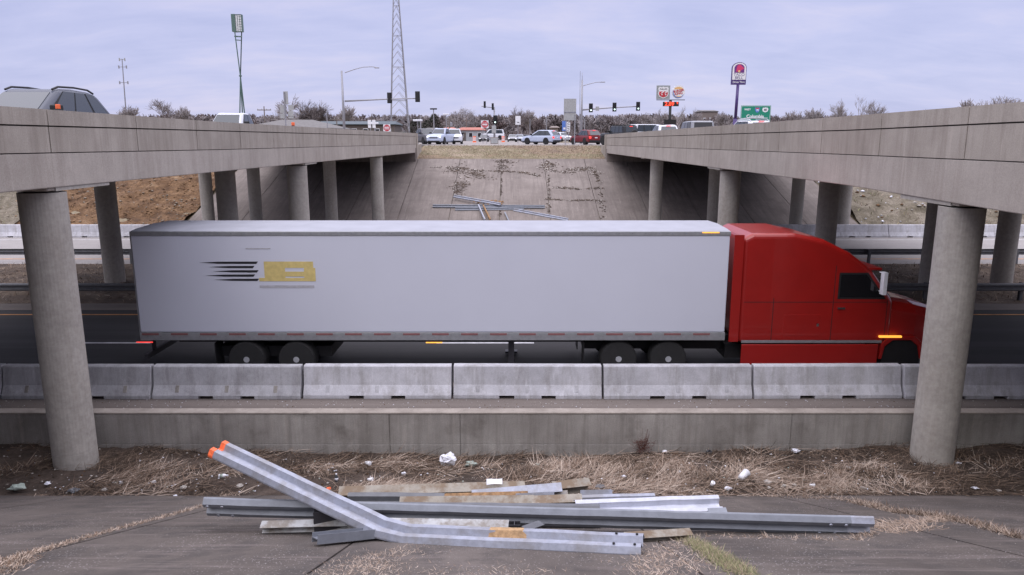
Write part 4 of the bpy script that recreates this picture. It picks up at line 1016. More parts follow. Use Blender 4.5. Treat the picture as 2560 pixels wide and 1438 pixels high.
def make_car(name, label, cat, loc, hdg, style, col, group=None, glass='glass', lights=False, brake=False, rack=False, canopy=False):
    s = STY[style]; root = empty(name, loc, hdg, label, cat, group)
    L, W = s['L']/2, s['W']/2; cow, rb = s['cowl'], s['rb']
    def ring(x, w_, zt, zb=.28):
        return [Vector((x, -w_*.90, zb)), Vector((x, -w_, zb + .16)), Vector((x, -w_, zt - .22)), Vector((x, -w_*.93, zt - .03)), Vector((x, -w_*.5, zt + .015)),
                Vector((x, w_*.5, zt + .015)), Vector((x, w_*.93, zt - .03)), Vector((x, w_, zt - .22)), Vector((x, w_, zb + .16)), Vector((x, w_*.90, zb))]
    bed = style == 'pickup'
    st = [(-L, W*.90, s['tail'] - .05, .42), (-L + .12, W*.97, s['tail'], .32), (rb, W, max(s['tail'], s['belt']) if not bed else s['belt'], .28), (0, W, s['belt'], .26), (cow, W, s['belt'] - .02, .28),
          (cow + (L - cow)*.6, W*.98, s['hood'] - .03, .28), (L - .22, W*.94, s['nose'] + .10, .30), (L, W*.80, s['nose'] - .08, .38)]
    mb = MB(); mb.loft([ring(*q) for q in st]); mb.build('body', M[col], root, bevel=.03, seg=2)
    # cabin
    wl, wt = W*.90, W*.72; zb, zt = s['belt'] - .03, s['roof']; rf, rr = s['rf'], s['rr']
    if style in ('jeep', 'van'): wt = W*.82
    mx_ = (rf + rr)/2 + .1; ar = 0 if style in ('jeep', 'van') else 1
    low = [(cow, wl*.88), (cow - .35, wl), ((cow + rb)/2, wl), (rb + .25, wl), (rb, wl*.9)]
    top = [(rf, wt*.9, .05*ar), (rf - .3, wt, .015*ar), (mx_, wt, 0), (rr + .3, wt, .03*ar), (rr, wt*.92, .07*ar)]
    lo = [Vector((x, -w_, zb)) for x, w_ in low] + [Vector((x, w_, zb)) for x, w_ in low[::-1]]
    hi = [Vector((x, -w_, zt - .06 - d_)) for x, w_, d_ in top] + [Vector((x, w_, zt - .06 - d_)) for x, w_, d_ in top[::-1]]
    rt = [Vector(((x - mx_)*.93 + mx_, -w_*.80, zt - d_)) for x, w_, d_ in top] + [Vector(((x - mx_)*.93 + mx_, w_*.80, zt - d_)) for x, w_, d_ in top[::-1]]
    mb = MB(); mb.loft([lo, hi, rt]); cbn = mb.build('cabin', M[col], root, bevel=.075 if style not in ('jeep', 'van') else .045, seg=4)
    cbn.data.polygons.foreach_set('use_smooth', [True]*len(cbn.data.polygons)); wn = cbn.modifiers.new('wn', 'WEIGHTED_NORMAL'); wn.keep_sharp = False
    def pane(nm, a, b, c, d, off, gl=glass):
        mb = MB(); o = Vector(off); mb.loft([[a + o, b + o, c + o, d + o], [a - o, b - o, c - o, d - o]]); mb.build(nm, M[gl], root)
    lf, hf, hr, lr = lo[0], hi[0], hi[4], lo[4]
    def mixq(a, b, c, d, i=.1):
        m_ = (a + b + c + d)/4; return [p.lerp(m_, i) for p in (a, b, c, d)]
    f = lambda v: Vector((v.x, -v.y, v.z))
    q = mixq(lf, hf, f(hf), f(lf), .06); pane('windshield', *q, (.012, 0, .008))
    q = mixq(lr, hr, f(hr), f(lr), .14); pane('rear_window', *q, (-.012, 0, .006), glass)
    for sd in (-1, 1):
        A, B, C, D = lo[1], hi[1], hi[3], lo[3]
        q = mixq(A + Vector((.10, 0, 0)), B, C, D, .025); q = [f(v) for v in q] if sd > 0 else q; pane('window_band', *q, (0, sd*.006, .002), 'black')
        segs = ((.02, .49), (.51, .97)) if bed or style == 'hatch' or style == 'sedan' else ((.02, .37), (.385, .69), (.72, .97))
        for (t0, t1) in segs:
            a = A.lerp(D, t0); b = B.lerp(C, t0); c = B.lerp(C, t1); d = A.lerp(D, t1)
            if t0 == 0: a = a + Vector((.18, 0, 0)) * (0 if bed else .6)
            q = mixq(a, b, c, d, .045)
            if sd > 0: q = [f(v) for v in q]
            pane('side_window', *q, (0, sd*.016, .005))
    for sx in (s['wb'], -s['wb']):
        for sd in (-1, 1):
            Mx = Matrix.Translation((sx, sd*(W - .008), s['r'] + .04)) @ Matrix.Rotation(R(90), 4, 'X')
            mb = MB(); mb.lathe([(s['r']*1.16, -.012), (s['r']*1.16, .012)], 24, Mx); mb.build('wheel_arch', M['black'], root)
            wheel_at(root, sx, sd*(W - .09), s['r'], .24, face=-sd if False else (1 if sd > 0 else -1) * -1, rimr=.62)
    mb = MB(); mb.box(-L + .25, L - .25, -W*.93, W*.93, .20, .36); mb.build('underbody', M['black'], root)
    mb = MB(); mb.box(-L - .02, -L + .12, -W*.86, W*.86, .30, .50); mb.build('rear_bumper', M['black'], root, bevel=.02)
    mb = MB(); mb.box(L - .10, L + .03, -W*.74, W*.74, .28, .44); mb.build('front_bumper', M['black'], root, bevel=.02)
    mb = MB(); mb.box(L - .06, L + .012, -W*.5, W*.5, s['nose'] - .25, s['nose'] - .12); mb.build('grille', M['black'], root)
    for sd in (-1, 1):
        mb = MB(); y0, y1 = sorted((sd*W*.56, sd*W*.84)); mb.box(L - .20, L - .025, y0, y1, s['nose'] - .16, s['nose'] + .0); mb.build('headlight', M['lamp_white'] if lights else M['cup_white'], root, bevel=.02)
        mb = MB(); y0, y1 = sorted((sd*W*.66, sd*W*.93)); mb.box(-L - .01, -L + .16, y0, y1, s['tail'] - .32, s['tail'] - .08); mb.build('tail_light', M['lamp_red'] if brake else M['sign_red'], root, bevel=.02)
        mb = MB(); y0, y1 = sorted((sd*(W*.93), sd*(W + .20))); mb.box(cow - .42, cow - .28, y0, y1, s['belt'] + .0, s['belt'] + .17); mb.build('mirror', M['black'], root, bevel=.03)
    mb = MB(); mb.box(-L - .018, -L + .0, -.16, .16, .72, .83); mb.build('number_plate', M['cup_white'], root)
    if brake: mb = MB(); mb.box(rr - .09, rr - .03, -.16, .16, zt - .12, zt - .075); mb.build('brake_lamp', M['lamp_red'], root)
    if rack:
        for sd in (-1, 1):
            mb = MB(); y = sd*wt*.86; mb.tube([(rf - .05, y, zt - .05), (rf - .3, y, zt + .025), ((rf + rr)/2, y, zt + .045), (rr + .35, y, zt + .02), (rr + .1, y, zt - .06)], .026, 6); mb.build('roof_rail', M['black'] if rack is True else M[rack], root)
        if rack == 'p_white':
            mb = MB(); mb.box(rr + .2, rf - .4, -wt*.8, wt*.8, zt + .09, zt + .12); mb.build('roof_rack', M['p_white'], root)
    if bed:
        mb = MB(); mb.box(-L + .12, rb - .06, -W*.82, W*.82, s['belt'] - .1, s['belt'] + .025); mb.build('bed_floor', M['black'], root)
    if style == 'jeep':
        mb = MB(); mb.lathe([(.2, -.12), (.38, -.12), (.41, -.08), (.41, .08), (.38, .12), (.2, .12)], 22, Matrix.Translation((-L - .16, -.02, 1.02)) @ Matrix.Rotation(R(90), 4, 'Y')); sw = mb.build('spare_wheel', M['tyre'], root)
        mb = MB(); mb.lathe([(.22, -.10), (.05, -.13)], 16, Matrix.Translation((-L - .17, -.02, 1.02)) @ Matrix.Rotation(R(90), 4, 'Y')); mb.build('spare_rim', M['rim'], sw)
        mb = MB(); mb.box(rr + .1, rf - .1, -wt*.85, wt*.85, zt + .01, zt + .06); mb.build('roof_rack', M['black'], root)
    return root
CARS = 'cars at the junction'
def on(x, y, Y): p = P(x, y, Y); return p
def car_at(x, Y, z): # ground point whose column of pixels is x
    u = (x - 1280)/FPX; zc = Y*CT + (CAMZ - z)*ST; return (u*zc, Y, z)
make_car('suv', 'blue grey car with black roof rails nearest on the left overpass', 'car', (-11.85, 18.6, 5.95), R(-90), 'suv', 'p_blue', rack=True, brake=False)
make_car('pickup_truck', 'white pickup truck on the left overpass below the tall twin pole sign', 'pickup truck', car_at(590, 42, 5.86), R(-90), 'pickup', 'p_white')
make_car('sedan', 'pale grey car low on the left overpass beside the red round sign', 'car', car_at(928, 76, 5.62), R(-90), 'sedan', 'p_silver')
make_car('pickup_truck', 'dark stake sided pickup truck at the end of the left parapet', 'pickup truck', car_at(1062, 92, 5.62), R(-60), 'pickup', 'p_darkgrey')
make_car('pickup_truck', 'silver pickup truck facing the viewer, second vehicle right of the left parapet', 'pickup truck', car_at(1105, 90, 5.62), R(-105), 'pickup', 'p_silverblue', lights=True)
make_car('pickup_truck', 'white pickup truck behind the silver one at the junction', 'pickup truck', car_at(1136, 94, 5.62), R(-85), 'pickup', 'p_white')
make_car('suv', 'silver blue car in the middle of the junction seen from behind its left side', 'car', car_at(1352, 88, 5.62), R(143), 'suv', 'p_silverblue', brake=True)
make_car('suv', 'dark red car waiting at the junction left of the right parapet', 'car', car_at(1464, 85, 5.62), R(114), 'suv', 'p_red', brake=True)
make_car('jeep', 'black boxy car with a spare wheel at the end of the right parapet', 'car', car_at(1547, 73, 5.68), R(118), 'jeep', 'p_black', brake=True)
make_car('suv', 'white car with a lit red brake lamp on the right overpass behind the black one', 'car', car_at(1657, 58, 5.72), R(90), 'suv', 'p_white', brake=True)
make_car('van', 'grey vehicle with a wide dark rear window, between two white ones on the right overpass', 'van', car_at(1735, 57, 5.56), R(90), 'van', 'p_grey', glass='glass_dark')
make_car('suv', 'white car with a roof rack on the right overpass in front of the green sign', 'car', car_at(1862, 46, 5.78), R(100), 'suv', 'p_white', brake=True, rack='p_white')
make_car('suv', 'dark car with a red lamp nearest on the right overpass right of the green sign', 'car', car_at(1975, 38, 5.50), R(90), 'suv', 'p_darkgrey', brake=True)
make_car('sedan', 'dark car with two bright headlights beyond the junction below the round red sign', 'car', car_at(1210, 150, 5.6), R(-92), 'sedan', 'p_darkgrey', lights=True)
make_car('sedan', 'left one of two oncoming cars with bright headlights beyond the arrow sign', 'car', car_at(1281, 145, 5.6), R(-90), 'sedan', 'p_grey', lights=True)
make_car('sedan', 'right one of two oncoming cars with bright headlights beyond the arrow sign', 'car', car_at(1299, 147, 5.6), R(-90), 'sedan', 'p_silver', lights=True)
make_car('sedan', 'small silver car right of the red roofed shed, beyond the junction', 'car', car_at(1222, 172, 5.6), R(180), 'sedan', 'p_silver')
make_car('hatchback', 'small dark car parked left of the silver blue car, far beyond', 'car', car_at(1318, 168, 5.6), R(10), 'hatch', 'p_darkgrey')
make_car('pickup_truck', 'far off white pickup right of the silver blue car', 'pickup truck', car_at(1402, 150, 5.6), R(-60), 'pickup', 'p_white', lights=True)
make_car('delivery_van', 'white van parked beyond the signal pole', 'van', car_at(1232, 165, 6.1), R(180), 'van', 'p_white')
make_car('van', 'white van parked beside the low green banded building on the right', 'van', car_at(1622, 92, 5.95), R(20), 'van', 'p_white')

# ------------------------------------------------------------------ traffic signals
def sig_head(root, x, y, z, front=True, plate=True, lit=True, k=1.0):
    mb = MB(); mb.box(x - .18*k, x + .18*k, y - .12, y + .12, z - .55*k, z + .55*k)
    h = mb.build('signal_head', M['black'], root, bevel=.02)
    if plate: mb = MB(); mb.box(x - .31*k, x + .31*k, y + .122, y + .135, z - .68*k, z + .68*k); mb.build('back_plate', M['black'], h)
    f = -1 if front else 1
    for i in range(3):
        zz = z + (.36 - .36*i)*k
        mb = MB(); mb.lathe([(.12*k, 0), (.12*k, .02)], 14, Matrix.Translation((x, y + f*.125, zz)) @ Matrix.Rotation(R(90)*(1 if f < 0 else -1), 4, 'X'))
        mb.build('lens', M['lamp_green'] if (i == 2 and lit) else M['glass_dark'], h)
        mb = MB(); mb.lathe([(.14*k, 0), (.13*k, .16), (.12*k, .16), (.13*k, 0)], 14, Matrix.Translation((x, y + f*.12, zz + .01)) @ Matrix.Rotation(R(90)*(1 if f < 0 else -1), 4, 'X')) if False else mb.box(x - .13*k, x + .13*k, min(y, y + f*.28), max(y, y + f*.28), zz + .125*k, zz + .14*k)
        mb.build('visor', M['black'], h)
Yl = 98
b = P(861, 330, Yl); zt = P(861, 177, Yl).z; s_ = lambda px, Y: px*Y/FPX
root = empty('traffic_signal', (0, 0, 0), 0, 'tall grey signal mast on the left with two signal heads seen from behind', 'traffic signal', 'signal masts')
mb = MB(); mb.tube([(b.x, Yl, GZ), (b.x, Yl, zt)], [.19, .12], 12); mb.build('pole', M['pole_grey'], root, smooth=True)
a0 = P(862, 253, Yl); a1 = P(1050, 246, Yl)
mb = MB(); mb.tube([a0, a0.lerp(a1, .5) + Vector((0, 0, .05)), a1], [.12, .09, .06], 8); mb.build('mast_arm', M['pole_grey'], root, smooth=True)
pts = [P(x, y, Yl) for x, y in ((862, 182), (885, 174), (908, 168), (930, 167), (943, 169))]
mb = MB(); mb.tube(pts, [.06, .05, .045, .05, .05], 6); la = mb.build('lamp_arm', M['pole_grey'], root)
mb = MB(); p = pts[-1]; mb.box(p.x - .35, p.x + .25, Yl - .14, Yl + .14, p.z - .10, p.z + .02); mb.build('lamp_housing', M['pole_grey'], la, bevel=.03)
for (x, y) in ((974, 245), (1044, 242)): p = P(x, y, Yl); sig_head(root, p.x, Yl - .18, p.z, front=False, plate=True, lit=False)
for h in [c for c in root.children if c.name.startswith('signal_head')]: pass
Yr = 100
root = empty('traffic_signal', (0, 0, 0), 0, 'grey signal mast on the right with three lit signal heads over the road', 'traffic signal', 'signal masts')
b = P(1453, 330, Yr); zt = P(1453, 200, Yr).z
mb = MB(); mb.tube([(b.x, Yr, GZ), (b.x, Yr, zt)], [.19, .11], 12); mb.tube([(b.x, Yr, zt), (b.x - .02, Yr, zt + .9)], .03, 6); mb.build('pole', M['pole_grey'], root, smooth=True)
a0 = P(1454, 275, Yr); a1 = P(1600, 266, Yr)
mb = MB(); mb.tube([a0, a0.lerp(a1, .5) + Vector((0, 0, .05)), a1], [.11, .08, .06], 8); mb.build('mast_arm', M['pole_grey'], root, smooth=True)
pts = [P(x, y, Yr) for x, y in ((1454, 216), (1470, 211), (1490, 206), (1511, 205))]
mb = MB(); mb.tube(pts, .045, 6); la = mb.build('lamp_arm', M['pole_grey'], root)
mb = MB(); p = pts[-1]; mb.box(p.x - .5, p.x + .1, Yr - .14, Yr + .14, p.z - .08, p.z + .03); mb.build('lamp_housing', M['pole_grey'], la, bevel=.03)
for (x, y) in ((1477, 270), (1536, 268), (1595, 266)): p = P(x, y, Yr); sig_head(root, p.x, Yr - .2, p.z, True, True, True, .85)
p = P(1493, 272, Yr); mb = MB(); mb.box(p.x - .22, p.x + .22, Yr - .12, Yr - .10, p.z - .28, p.z + .28); mb.build('lane_sign', M['sign_back'], root)
Yc = 104
root = empty('traffic_signal', (0, 0, 0), 0, 'signal pole in the middle of the junction with a lit head on its post', 'traffic signal', 'signal masts')
b = P(1236, 330, Yc)
mb = MB(); mb.tube([(b.x, Yc, GZ), (b.x, Yc, P(1236, 268, Yc).z)], [.15, .10], 10); mb.build('pole', M['pole_grey'], root, smooth=True)
mb = MB(); mb.tube([P(1236, 270, Yc), P(1204, 266, Yc)], .06, 8); mb.build('mast_arm', M['pole_grey'], root)
for (x, y, f, lt) in ((1212, 262, True, False), (1232, 267, True, False), (1238, 300, True, True)): p = P(x, y, Yc); sig_head(root, p.x, Yc - .3, p.z, f, False if y < 290 else True, lt, .82 if y < 290 else .9)
mb = MB(); q = P(1235, 322, Yc); mb.box(q.x - .3, q.x + .3, Yc - .35, Yc - .16, q.z - .6, q.z + .4); mb.build('control_box', M['sign_back'], root, bevel=.03)
# base cabinets
root = empty('signal_cabinet', car_at(1236, 96, GZ), 0, 'brown grey cabinet at the foot of the middle signal pole', 'cabinet')
mb = MB(); mb.box(-.5, .5, -.3, .3, 0, .85); mb.build('cabinet_box', M['siding_brown'], root, bevel=.03)
mb = MB(); mb.box(-.44, .44, -.31, -.301, .08, .78); mb.build('door', M['sign_back'], root)

# ------------------------------------------------------------------ signs
def posts(root, xs, y, z0, z1, r=.035, mat='pole_grey'):
    for x in xs: mb = MB(); mb.tube([(x, y, z0), (x, y, z1)], r, 8); mb.build('post', M[mat], root)
def dne(x, y, Y, wpx, label):
    p = P(x, y, Y); s = wpx*Y/FPX*1.02; root = empty('do_not_enter_sign', (p.x, Y, GZ), 0, label, 'road sign', 'round red signs on white squares')
    z = p.z - GZ; h = s/2
    mb = MB(); mb.box(-h, h, -.01, .01, z - h, z + h); pl = mb.build('sign_panel', M['sign_white'], root, bevel=.0)
    mb = MB(); mb.lathe([(h*.92, 0), (h*.92, .006)], 28, Matrix.Translation((0, -.011, z)) @ Matrix.Rotation(R(90), 4, 'X')); mb.build('red_disc', M['sign_red'], pl)
    mb = MB(); mb.box(-h*.68, h*.68, -.024, -.018, z - h*.14, z + h*.14); mb.build('white_bar', M['sign_white'], pl)
    text('DO NOT', h*.42, 'sign_white', pl, (0, -.022, z + h*.42), ext=.002); text('ENTER', h*.42, 'sign_white', pl, (0, -.022, z - h*.42), ext=.002)
    posts(root, (-h*.5, h*.5), .045, 0, z + h*.8)
dne(1212, 311, 100, 18, 'round red no entry sign on two posts by the middle signal pole')
dne(967, 320, 95, 17, 'round red no entry sign behind the left parapet end')
p = P(1295, 301, 98); root = empty('arrow_sign', (p.x, 98, GZ), 0, 'white sign with a black curved arrow on one post in the middle', 'road sign')
z = p.z - GZ; mb = MB(); mb.box(-.34, .34, -.01, .01, z - .56, z + .56); pl = mb.build('sign_panel', M['sign_white'], root)
mb = MB(); mb.tube([(-.16, -.016, z - .2), (0, -.016, z - .28), (.12, -.016, z - .3)], [.05, .035, .03], 4); mb.tube([(.05, -.016, z - .22), (.2, -.016, z - .36)], [.05, .02], 4); mb.build('arrow', M['logo_black'], pl)
posts(root, (0,), .05, 0, z + .5)
# big sign seen from behind
Yb = 82; p0 = P(1410, 247, Yb); p1 = P(1440, 301, Yb); c = (p0.x + p1.x)/2; hw = (p1.x - p0.x)/2
root = empty('guide_sign', (c, Yb, GZ), 0, 'large blank back of a grey road sign left of the right signal mast', 'road sign')
zt, zb = p0.z - GZ, p1.z - GZ; zm = P(1425, 281, Yb).z - GZ
mb = MB(); mb.box(-hw, hw, -.01, .01, zm + .03, zt); mb.build('upper_panel', M['sign_back'], root)
mb = MB(); mb.box(-hw, hw, -.01, .01, zb, zm - .02); mb.build('lower_panel', M['sign_back'], root)
mb = MB(); mb.box(-hw, hw, -.06, -.012, zm - .03, zm + .04); mb.build('stiffener', M['galv_bright'], root)
posts(root, (hw*.82,), -.05, 0, zb + .6, .06); posts(root, (-hw*.6,), .06, 0, zt - .1, .05)
# sign cluster backs on tall post, left
Yk = 60; root = empty('route_sign_cluster', (P(715, 310, Yk).x, Yk, GZ), 0, 'tall post carrying grey backs of route signs above the left parapet', 'road sign')
ox = root.location.x
posts(root, (0,), -.06, 0, P(715, 230, Yk).z - GZ, .055)
for (x0, x1, y0, y1) in ((708, 721, 228, 262), (699, 716, 262, 284), (720, 734, 262, 277), (700, 716, 284, 297), (720, 734, 277, 291), (720, 734, 291, 297)):
    a = P(x0, y0, Yk); b = P(x1, y1, Yk); dy = random.uniform(0, .02)
    mb = MB(); mb.box(a.x - ox, b.x - ox, .0 + dy, .015 + dy, b.z - GZ + .02, a.z - GZ - .02); mb.build('sign_panel', M['sign_back'], root, bevel=.004)
# small pair of route sign backs
Yk = 90; root = empty('route_sign_pair', (P(930, 315, Yk).x, Yk, GZ), 0, 'pair of pale route sign backs over the left parapet end', 'road sign'); ox = root.location.x
for (x0, x1, y0, y1) in ((919, 928, 300, 312), (930, 939, 300, 312), (920, 928, 313, 320), (931, 939, 313, 320)):
    a = P(x0, y0, Yk); b = P(x1, y1, Yk); mb = MB(); mb.box(a.x - ox, b.x - ox, 0, .015, b.z - GZ, a.z - GZ); mb.build('sign_panel', M['sign_white'], root)
posts(root, (-.2, .4), .05, 0, P(930, 302, Yk).z - GZ)
# blue service sign and chevron panel
Yk = 96; q = P(1411, 315, Yk); root = empty('service_sign', (q.x, Yk, GZ), 0, 'small blue road sign under the large sign back', 'road sign')
z = q.z - GZ; mb = MB(); mb.box(-.3, .3, 0, .02, z - .62, z + .62); pl = mb.build('sign_panel', M['sign_blue'], root)
mb = MB(); mb.box(-.14, .14, -.006, -.001, z - .45, z - .2); mb.build('symbol', M['cup_white'], pl); posts(root, (0,), .05, 0, z + .4)
Yk = 95.5; q = P(1421, 317, Yk); root = empty('object_marker', (q.x, Yk, GZ), 0, 'white and black striped marker sign right of the blue sign', 'road sign')
z = q.z - GZ; mb = MB(); mb.box(-.22, .22, 0, .02, z - .6, z + .6); pl = mb.build('sign_panel', M['sign_white'], root)
mb = MB()
for k in range(5): mb.poly([(-.15, z - .5 + k*.22), (.15, z - .42 + k*.22), (.15, z - .34 + k*.22), (-.15, z - .42 + k*.22)], .004, Matrix.Translation((0, -.006, 0)))
mb.build('stripes', M['logo_black'], pl); posts(root, (0,), .05, 0, z + .4)
# green guide sign
Yg = 92; a = P(1853, 264, Yg); b = P(1925, 306, Yg); c = (a.x + b.x)/2; hw = (b.x - a.x)/2
root = empty('highway_sign', (c, Yg, GZ), 0, 'green highway sign reading Columbia behind the right parapet', 'road sign')
zt, zb = a.z - GZ, b.z - GZ - .2
mb = MB(); mb.box(-hw, hw, 0, .03, zb, zt); pl = mb.build('sign_panel', M['sign_green'], root, bevel=.0)
mb = MB(); e_ = .05
for bx in ((-hw + e_, hw - e_, zt - e_*1.6, zt - e_), (-hw + e_, -hw + e_*1.6, zb + e_, zt - e_*1.6), (hw - e_*1.6, hw - e_, zb + e_, zt - e_*1.6), (-hw + e_, hw - e_, zb + e_, zb + e_*1.6)): mb.box(bx[0], bx[1], -.004, -.001, bx[2], bx[3])
mb.build('border', M['sign_white'], pl)
text('WEST', .30, 'sign_white', pl, (-hw*.56, -.006, zt - .48), bold=.01); text('Columbia', .55, 'sign_white', pl, (-.05, -.006, zt - 1.30), bold=.016)
def shield(cx, cz, s, mat, kind='us'):
    if kind == 'i': pr = [(-.5, .32), (-.4, .5), (-.2, .42), (0, .5), (.2, .42), (.4, .5), (.5, .32), (.46, -.1), (.25, -.4), (0, -.55), (-.25, -.4), (-.46, -.1)]
    else: pr = [(-.62, .1), (-.48, .45), (-.2, .42), (0, .5), (.2, .42), (.48, .45), (.62, .1), (.5, -.3), (.2, -.42), (0, -.5), (-.2, -.42), (-.5, -.3)]
    mb = MB(); mb.poly([(cx + x*s, cz + z*s) for x, z in pr], .004, Matrix.Translation((0, -.007, 0))); return mb.build('route_shield', M[mat], pl)
sh = shield(.18, zt - .52, .62, 'sign_blue', 'i'); text('70', .34, 'sign_white', sh, (.18, -.012, zt - .56), bold=.01)
mb = MB(); mb.box(-.05, .41, -.0095, -.008, zt - .40, zt - .27); mb.build('red_band', M['sign_red'], sh)
sh = shield(1.15, zt - .52, .60, 'sign_white', 'us'); text('40', .36, 'logo_black', sh, (1.15, -.012, zt - .53), bold=.01)
posts(root, (-hw*.6, hw*.6), .1, 0, zt - .2, .08)
# orange tips etc: fuel and burger pylon
Yp = 180
pc = P(1676, 260, Yp); root = empty('pylon_sign', (pc.x, Yp, GZ), 0, 'black pole sign with square fuel panel, round burger panel and red price display', 'pylon sign'); ox = pc.x
def L(x, y): q = P(x, y, Yp); return (q.x - ox, q.z - GZ)
mb = MB(); mb.tube([(0, 0, -1), (0, 0, L(1676, 250)[1])], .32, 12); mb.build('pole', M['black'], root, smooth=True)
mb = MB(); x0, z0 = L(1641, 250); x1, _ = L(1712, 250); mb.box(x0, x1, -.1, .1, z0 - .08, z0 + .08); mb.build('cross_beam', M['black'], root)
x0, z1 = L(1642, 214); x1, z0 = L(1674, 249); cx_, cz_ = (x0 + x1)/2, (z0 + z1)/2; s = (x1 - x0)/2
mb = MB(); mb.box(x0, x1, -.2, .2, z0 + .1, z1); pn = mb.build('fuel_panel', M['sign_grey'], root)
sh_out = [(-.78, .62), (-.62, .80), (-.2, .74), (0, .84), (.2, .74), (.62, .80), (.78, .62), (.72, .2), (.78, -.2), (.6, -.6), (0, -.86), (-.6, -.6), (-.78, -.2), (-.72, .2)]
mb = MB(); mb.poly([(cx_ + x*s, cz_ + z*s) for x, z in sh_out], .05, Matrix.Translation((0, -.26, 0))); mb.build('shield', M['sign_white'], pn)
sh_in = [(-.62, .14), (.62, .14), (.66, -.2), (.5, -.52), (0, -.72), (-.5, -.52), (-.66, -.2)]
mb = MB(); mb.poly([(cx_ + x*s, cz_ + z*s) for x, z in sh_in], .03, Matrix.Translation((0, -.30, 0))); mb.build('red_field', M['sign_red'], pn)
text('66', s*.95, 'sign_white', pn, (cx_, -.32, cz_ - .22*s), shear=.25, bold=.03, sx=1.15); text('PHILLIPS', s*.30, 'logo_black', pn, (cx_, -.27, cz_ + .46*s), bold=.01)
cx_, cz_ = L(1696, 230); r_ = (L(1712, 230)[0] - L(1680, 230)[0])/2
Rx = Matrix.Rotation(R(90), 4, 'X')
mb = MB(); mb.lathe([(r_, -.2), (r_, .22)], 32, Matrix.Translation((cx_, 0, cz_)) @ Rx); bp = mb.build('burger_panel', M['sign_white'], root)
for (tz, h0, wk) in ((.40, .32, .66), (-.62, .26, .62)):
    z0 = cz_ + tz*r_; pr = [(-wk*r_, z0 - (0 if tz > 0 else -h0*r_*.5)), (wk*r_, z0 - (0 if tz > 0 else -h0*r_*.5))]
    arc = [(wk*r_*math.cos(t), z0 + (1 if tz > 0 else -1)*h0*r_*1.1*math.sin(t)) for t in np.linspace(0, math.pi, 14)]
    mb = MB(); mb.poly([(cx_ + x, z) for x, z in (arc if tz > 0 else arc)], .03, Matrix.Translation((0, -.26, 0))); mb.build('bun', M['bun'], bp)
text('BURGER', r_*.44, 'sign_red', bp, (cx_, -.27, cz_ + .16*r_), rot=(R(90), R(-10), 0), bold=.02); text('KING', r_*.52, 'sign_red', bp, (cx_, -.27, cz_ - .24*r_), rot=(R(90), R(-10), 0), bold=.02)
mb = MB()
pts = [(cx_ + r_*.86*math.cos(t), -.26, cz_ + r_*.86*math.sin(t)) for t in np.linspace(R(165), R(335), 18)]
mb.tube(pts, [.04 + .07*math.sin(math.pi*i/17) for i in range(18)], 6); mb.build('blue_swoosh', M['sign_blue'], bp)
x0, z1 = L(1657, 255); x1, z0 = L(1696, 266); mb = MB(); mb.box(x0, x1, -.36, -.1, z0, z1); dp = mb.build('price_display', M['black'], root)
text('2.89', 1.25, 'led_red', dp, ((x0 + x1)/2 - .35, -.37, (z0 + z1)/2), bold=.04, sx=1.05); text('9', .7, 'led_red', dp, (x1 - .35, -.37, (z0 + z1)/2 + .2), bold=.03)
mb = MB(); x0, z1 = L(1660, 299); x1, z0 = L(1689, 309); mb.box(x0, x1, -.5, .2, z0 - .6, z1); mb.build('lower_box', M['black'], root)
# taco pylon
Yt = 150; pc = P(1845, 210, Yt); root = empty('pylon_sign', (pc.x, Yt, GZ), 0, 'tall pole sign with a rounded top, pink bell emblem and purple base strip', 'pylon sign'); ox = pc.x
def L(x, y): q = P(x, y, Yt); return (q.x - ox, q.z - GZ)
zb = L(1845, 212)[1]; zt = L(1845, 156)[1]; hw = (L(1864, 200)[0] - L(1828, 200)[0])/2; cx_ = L(1846, 200)[0]
mb = MB(); mb.tube([(-.35, 0, -1), (-.1, 0, 4.5)], [.42, .40], 12); mb.tube([(-.1, 0, 4.5), (.0, 0, zb)], [.30, .28], 12); mb.build('pole', M['sign_purple'], root, smooth=True)
def arch(hw_, z0, z1): return [(cx_ - hw_, z0), (cx_ + hw_, z0)] + [(cx_ + hw_*math.cos(t), z1 - hw_*.75 + hw_*.75*math.sin(t)) for t in np.linspace(0, math.pi, 18)]
mb = MB(); mb.poly(arch(hw, zb, zt), .5, Matrix.Translation((0, -.25, 0))); pn = mb.build('sign_panel', M['sign_purple'], root)
zs2 = zb + (zt - zb)*.22
mb = MB(); mb.poly(arch(hw*.93, zs2, zt - .12), .03, Matrix.Translation((0, -.27, 0))); mb.build('white_field', M['sign_white'], pn)
zs3 = zb + (zt - zb)*.53
mb = MB(); mb.poly([(cx_ + (x - cx_)*.96, z) for x, z in arch(hw*.72, zs3, zt - .35)], .03, Matrix.Translation((0, -.29, 0))); mb.build('emblem_field', M['taco_violet'], pn)
bell = [(-.62, .0), (-.6, .5), (-.42, .85), (-.1, 1.0), (.25, .95), (.48, .75), (.9, .52), (.98, .38), (.62, .3), (.2, .08), (-.1, -.02)]
eh = (zt - .35 - zs3)*.82; mb = MB(); mb.poly([(cx_ + x*hw*.66, zs3 + .22 + z*eh) for x, z in bell], .03, Matrix.Translation((0, -.315, 0))); mb.build('bell', M['taco_pink'], pn)
mb = MB(); mb.lathe([(.22, 0), (.22, .03)], 14, Matrix.Translation((cx_ - .05, -.32, zs3 + .28)) @ Rx); mb.build('clapper', M['bun'], pn)
text('TACO', .78, 'sign_purple', pn, (cx_, -.275, zs2 + (zs3 - zs2)*.72), bold=.0, sx=1.0); text('BELL', .78, 'sign_purple', pn, (cx_, -.275, zs2 + (zs3 - zs2)*.27), bold=.0, sx=1.05)
text('Drive Thru', .52, 'sign_white', pn, (cx_, -.265, zb + (zs2 - zb)*.5), bold=.01)
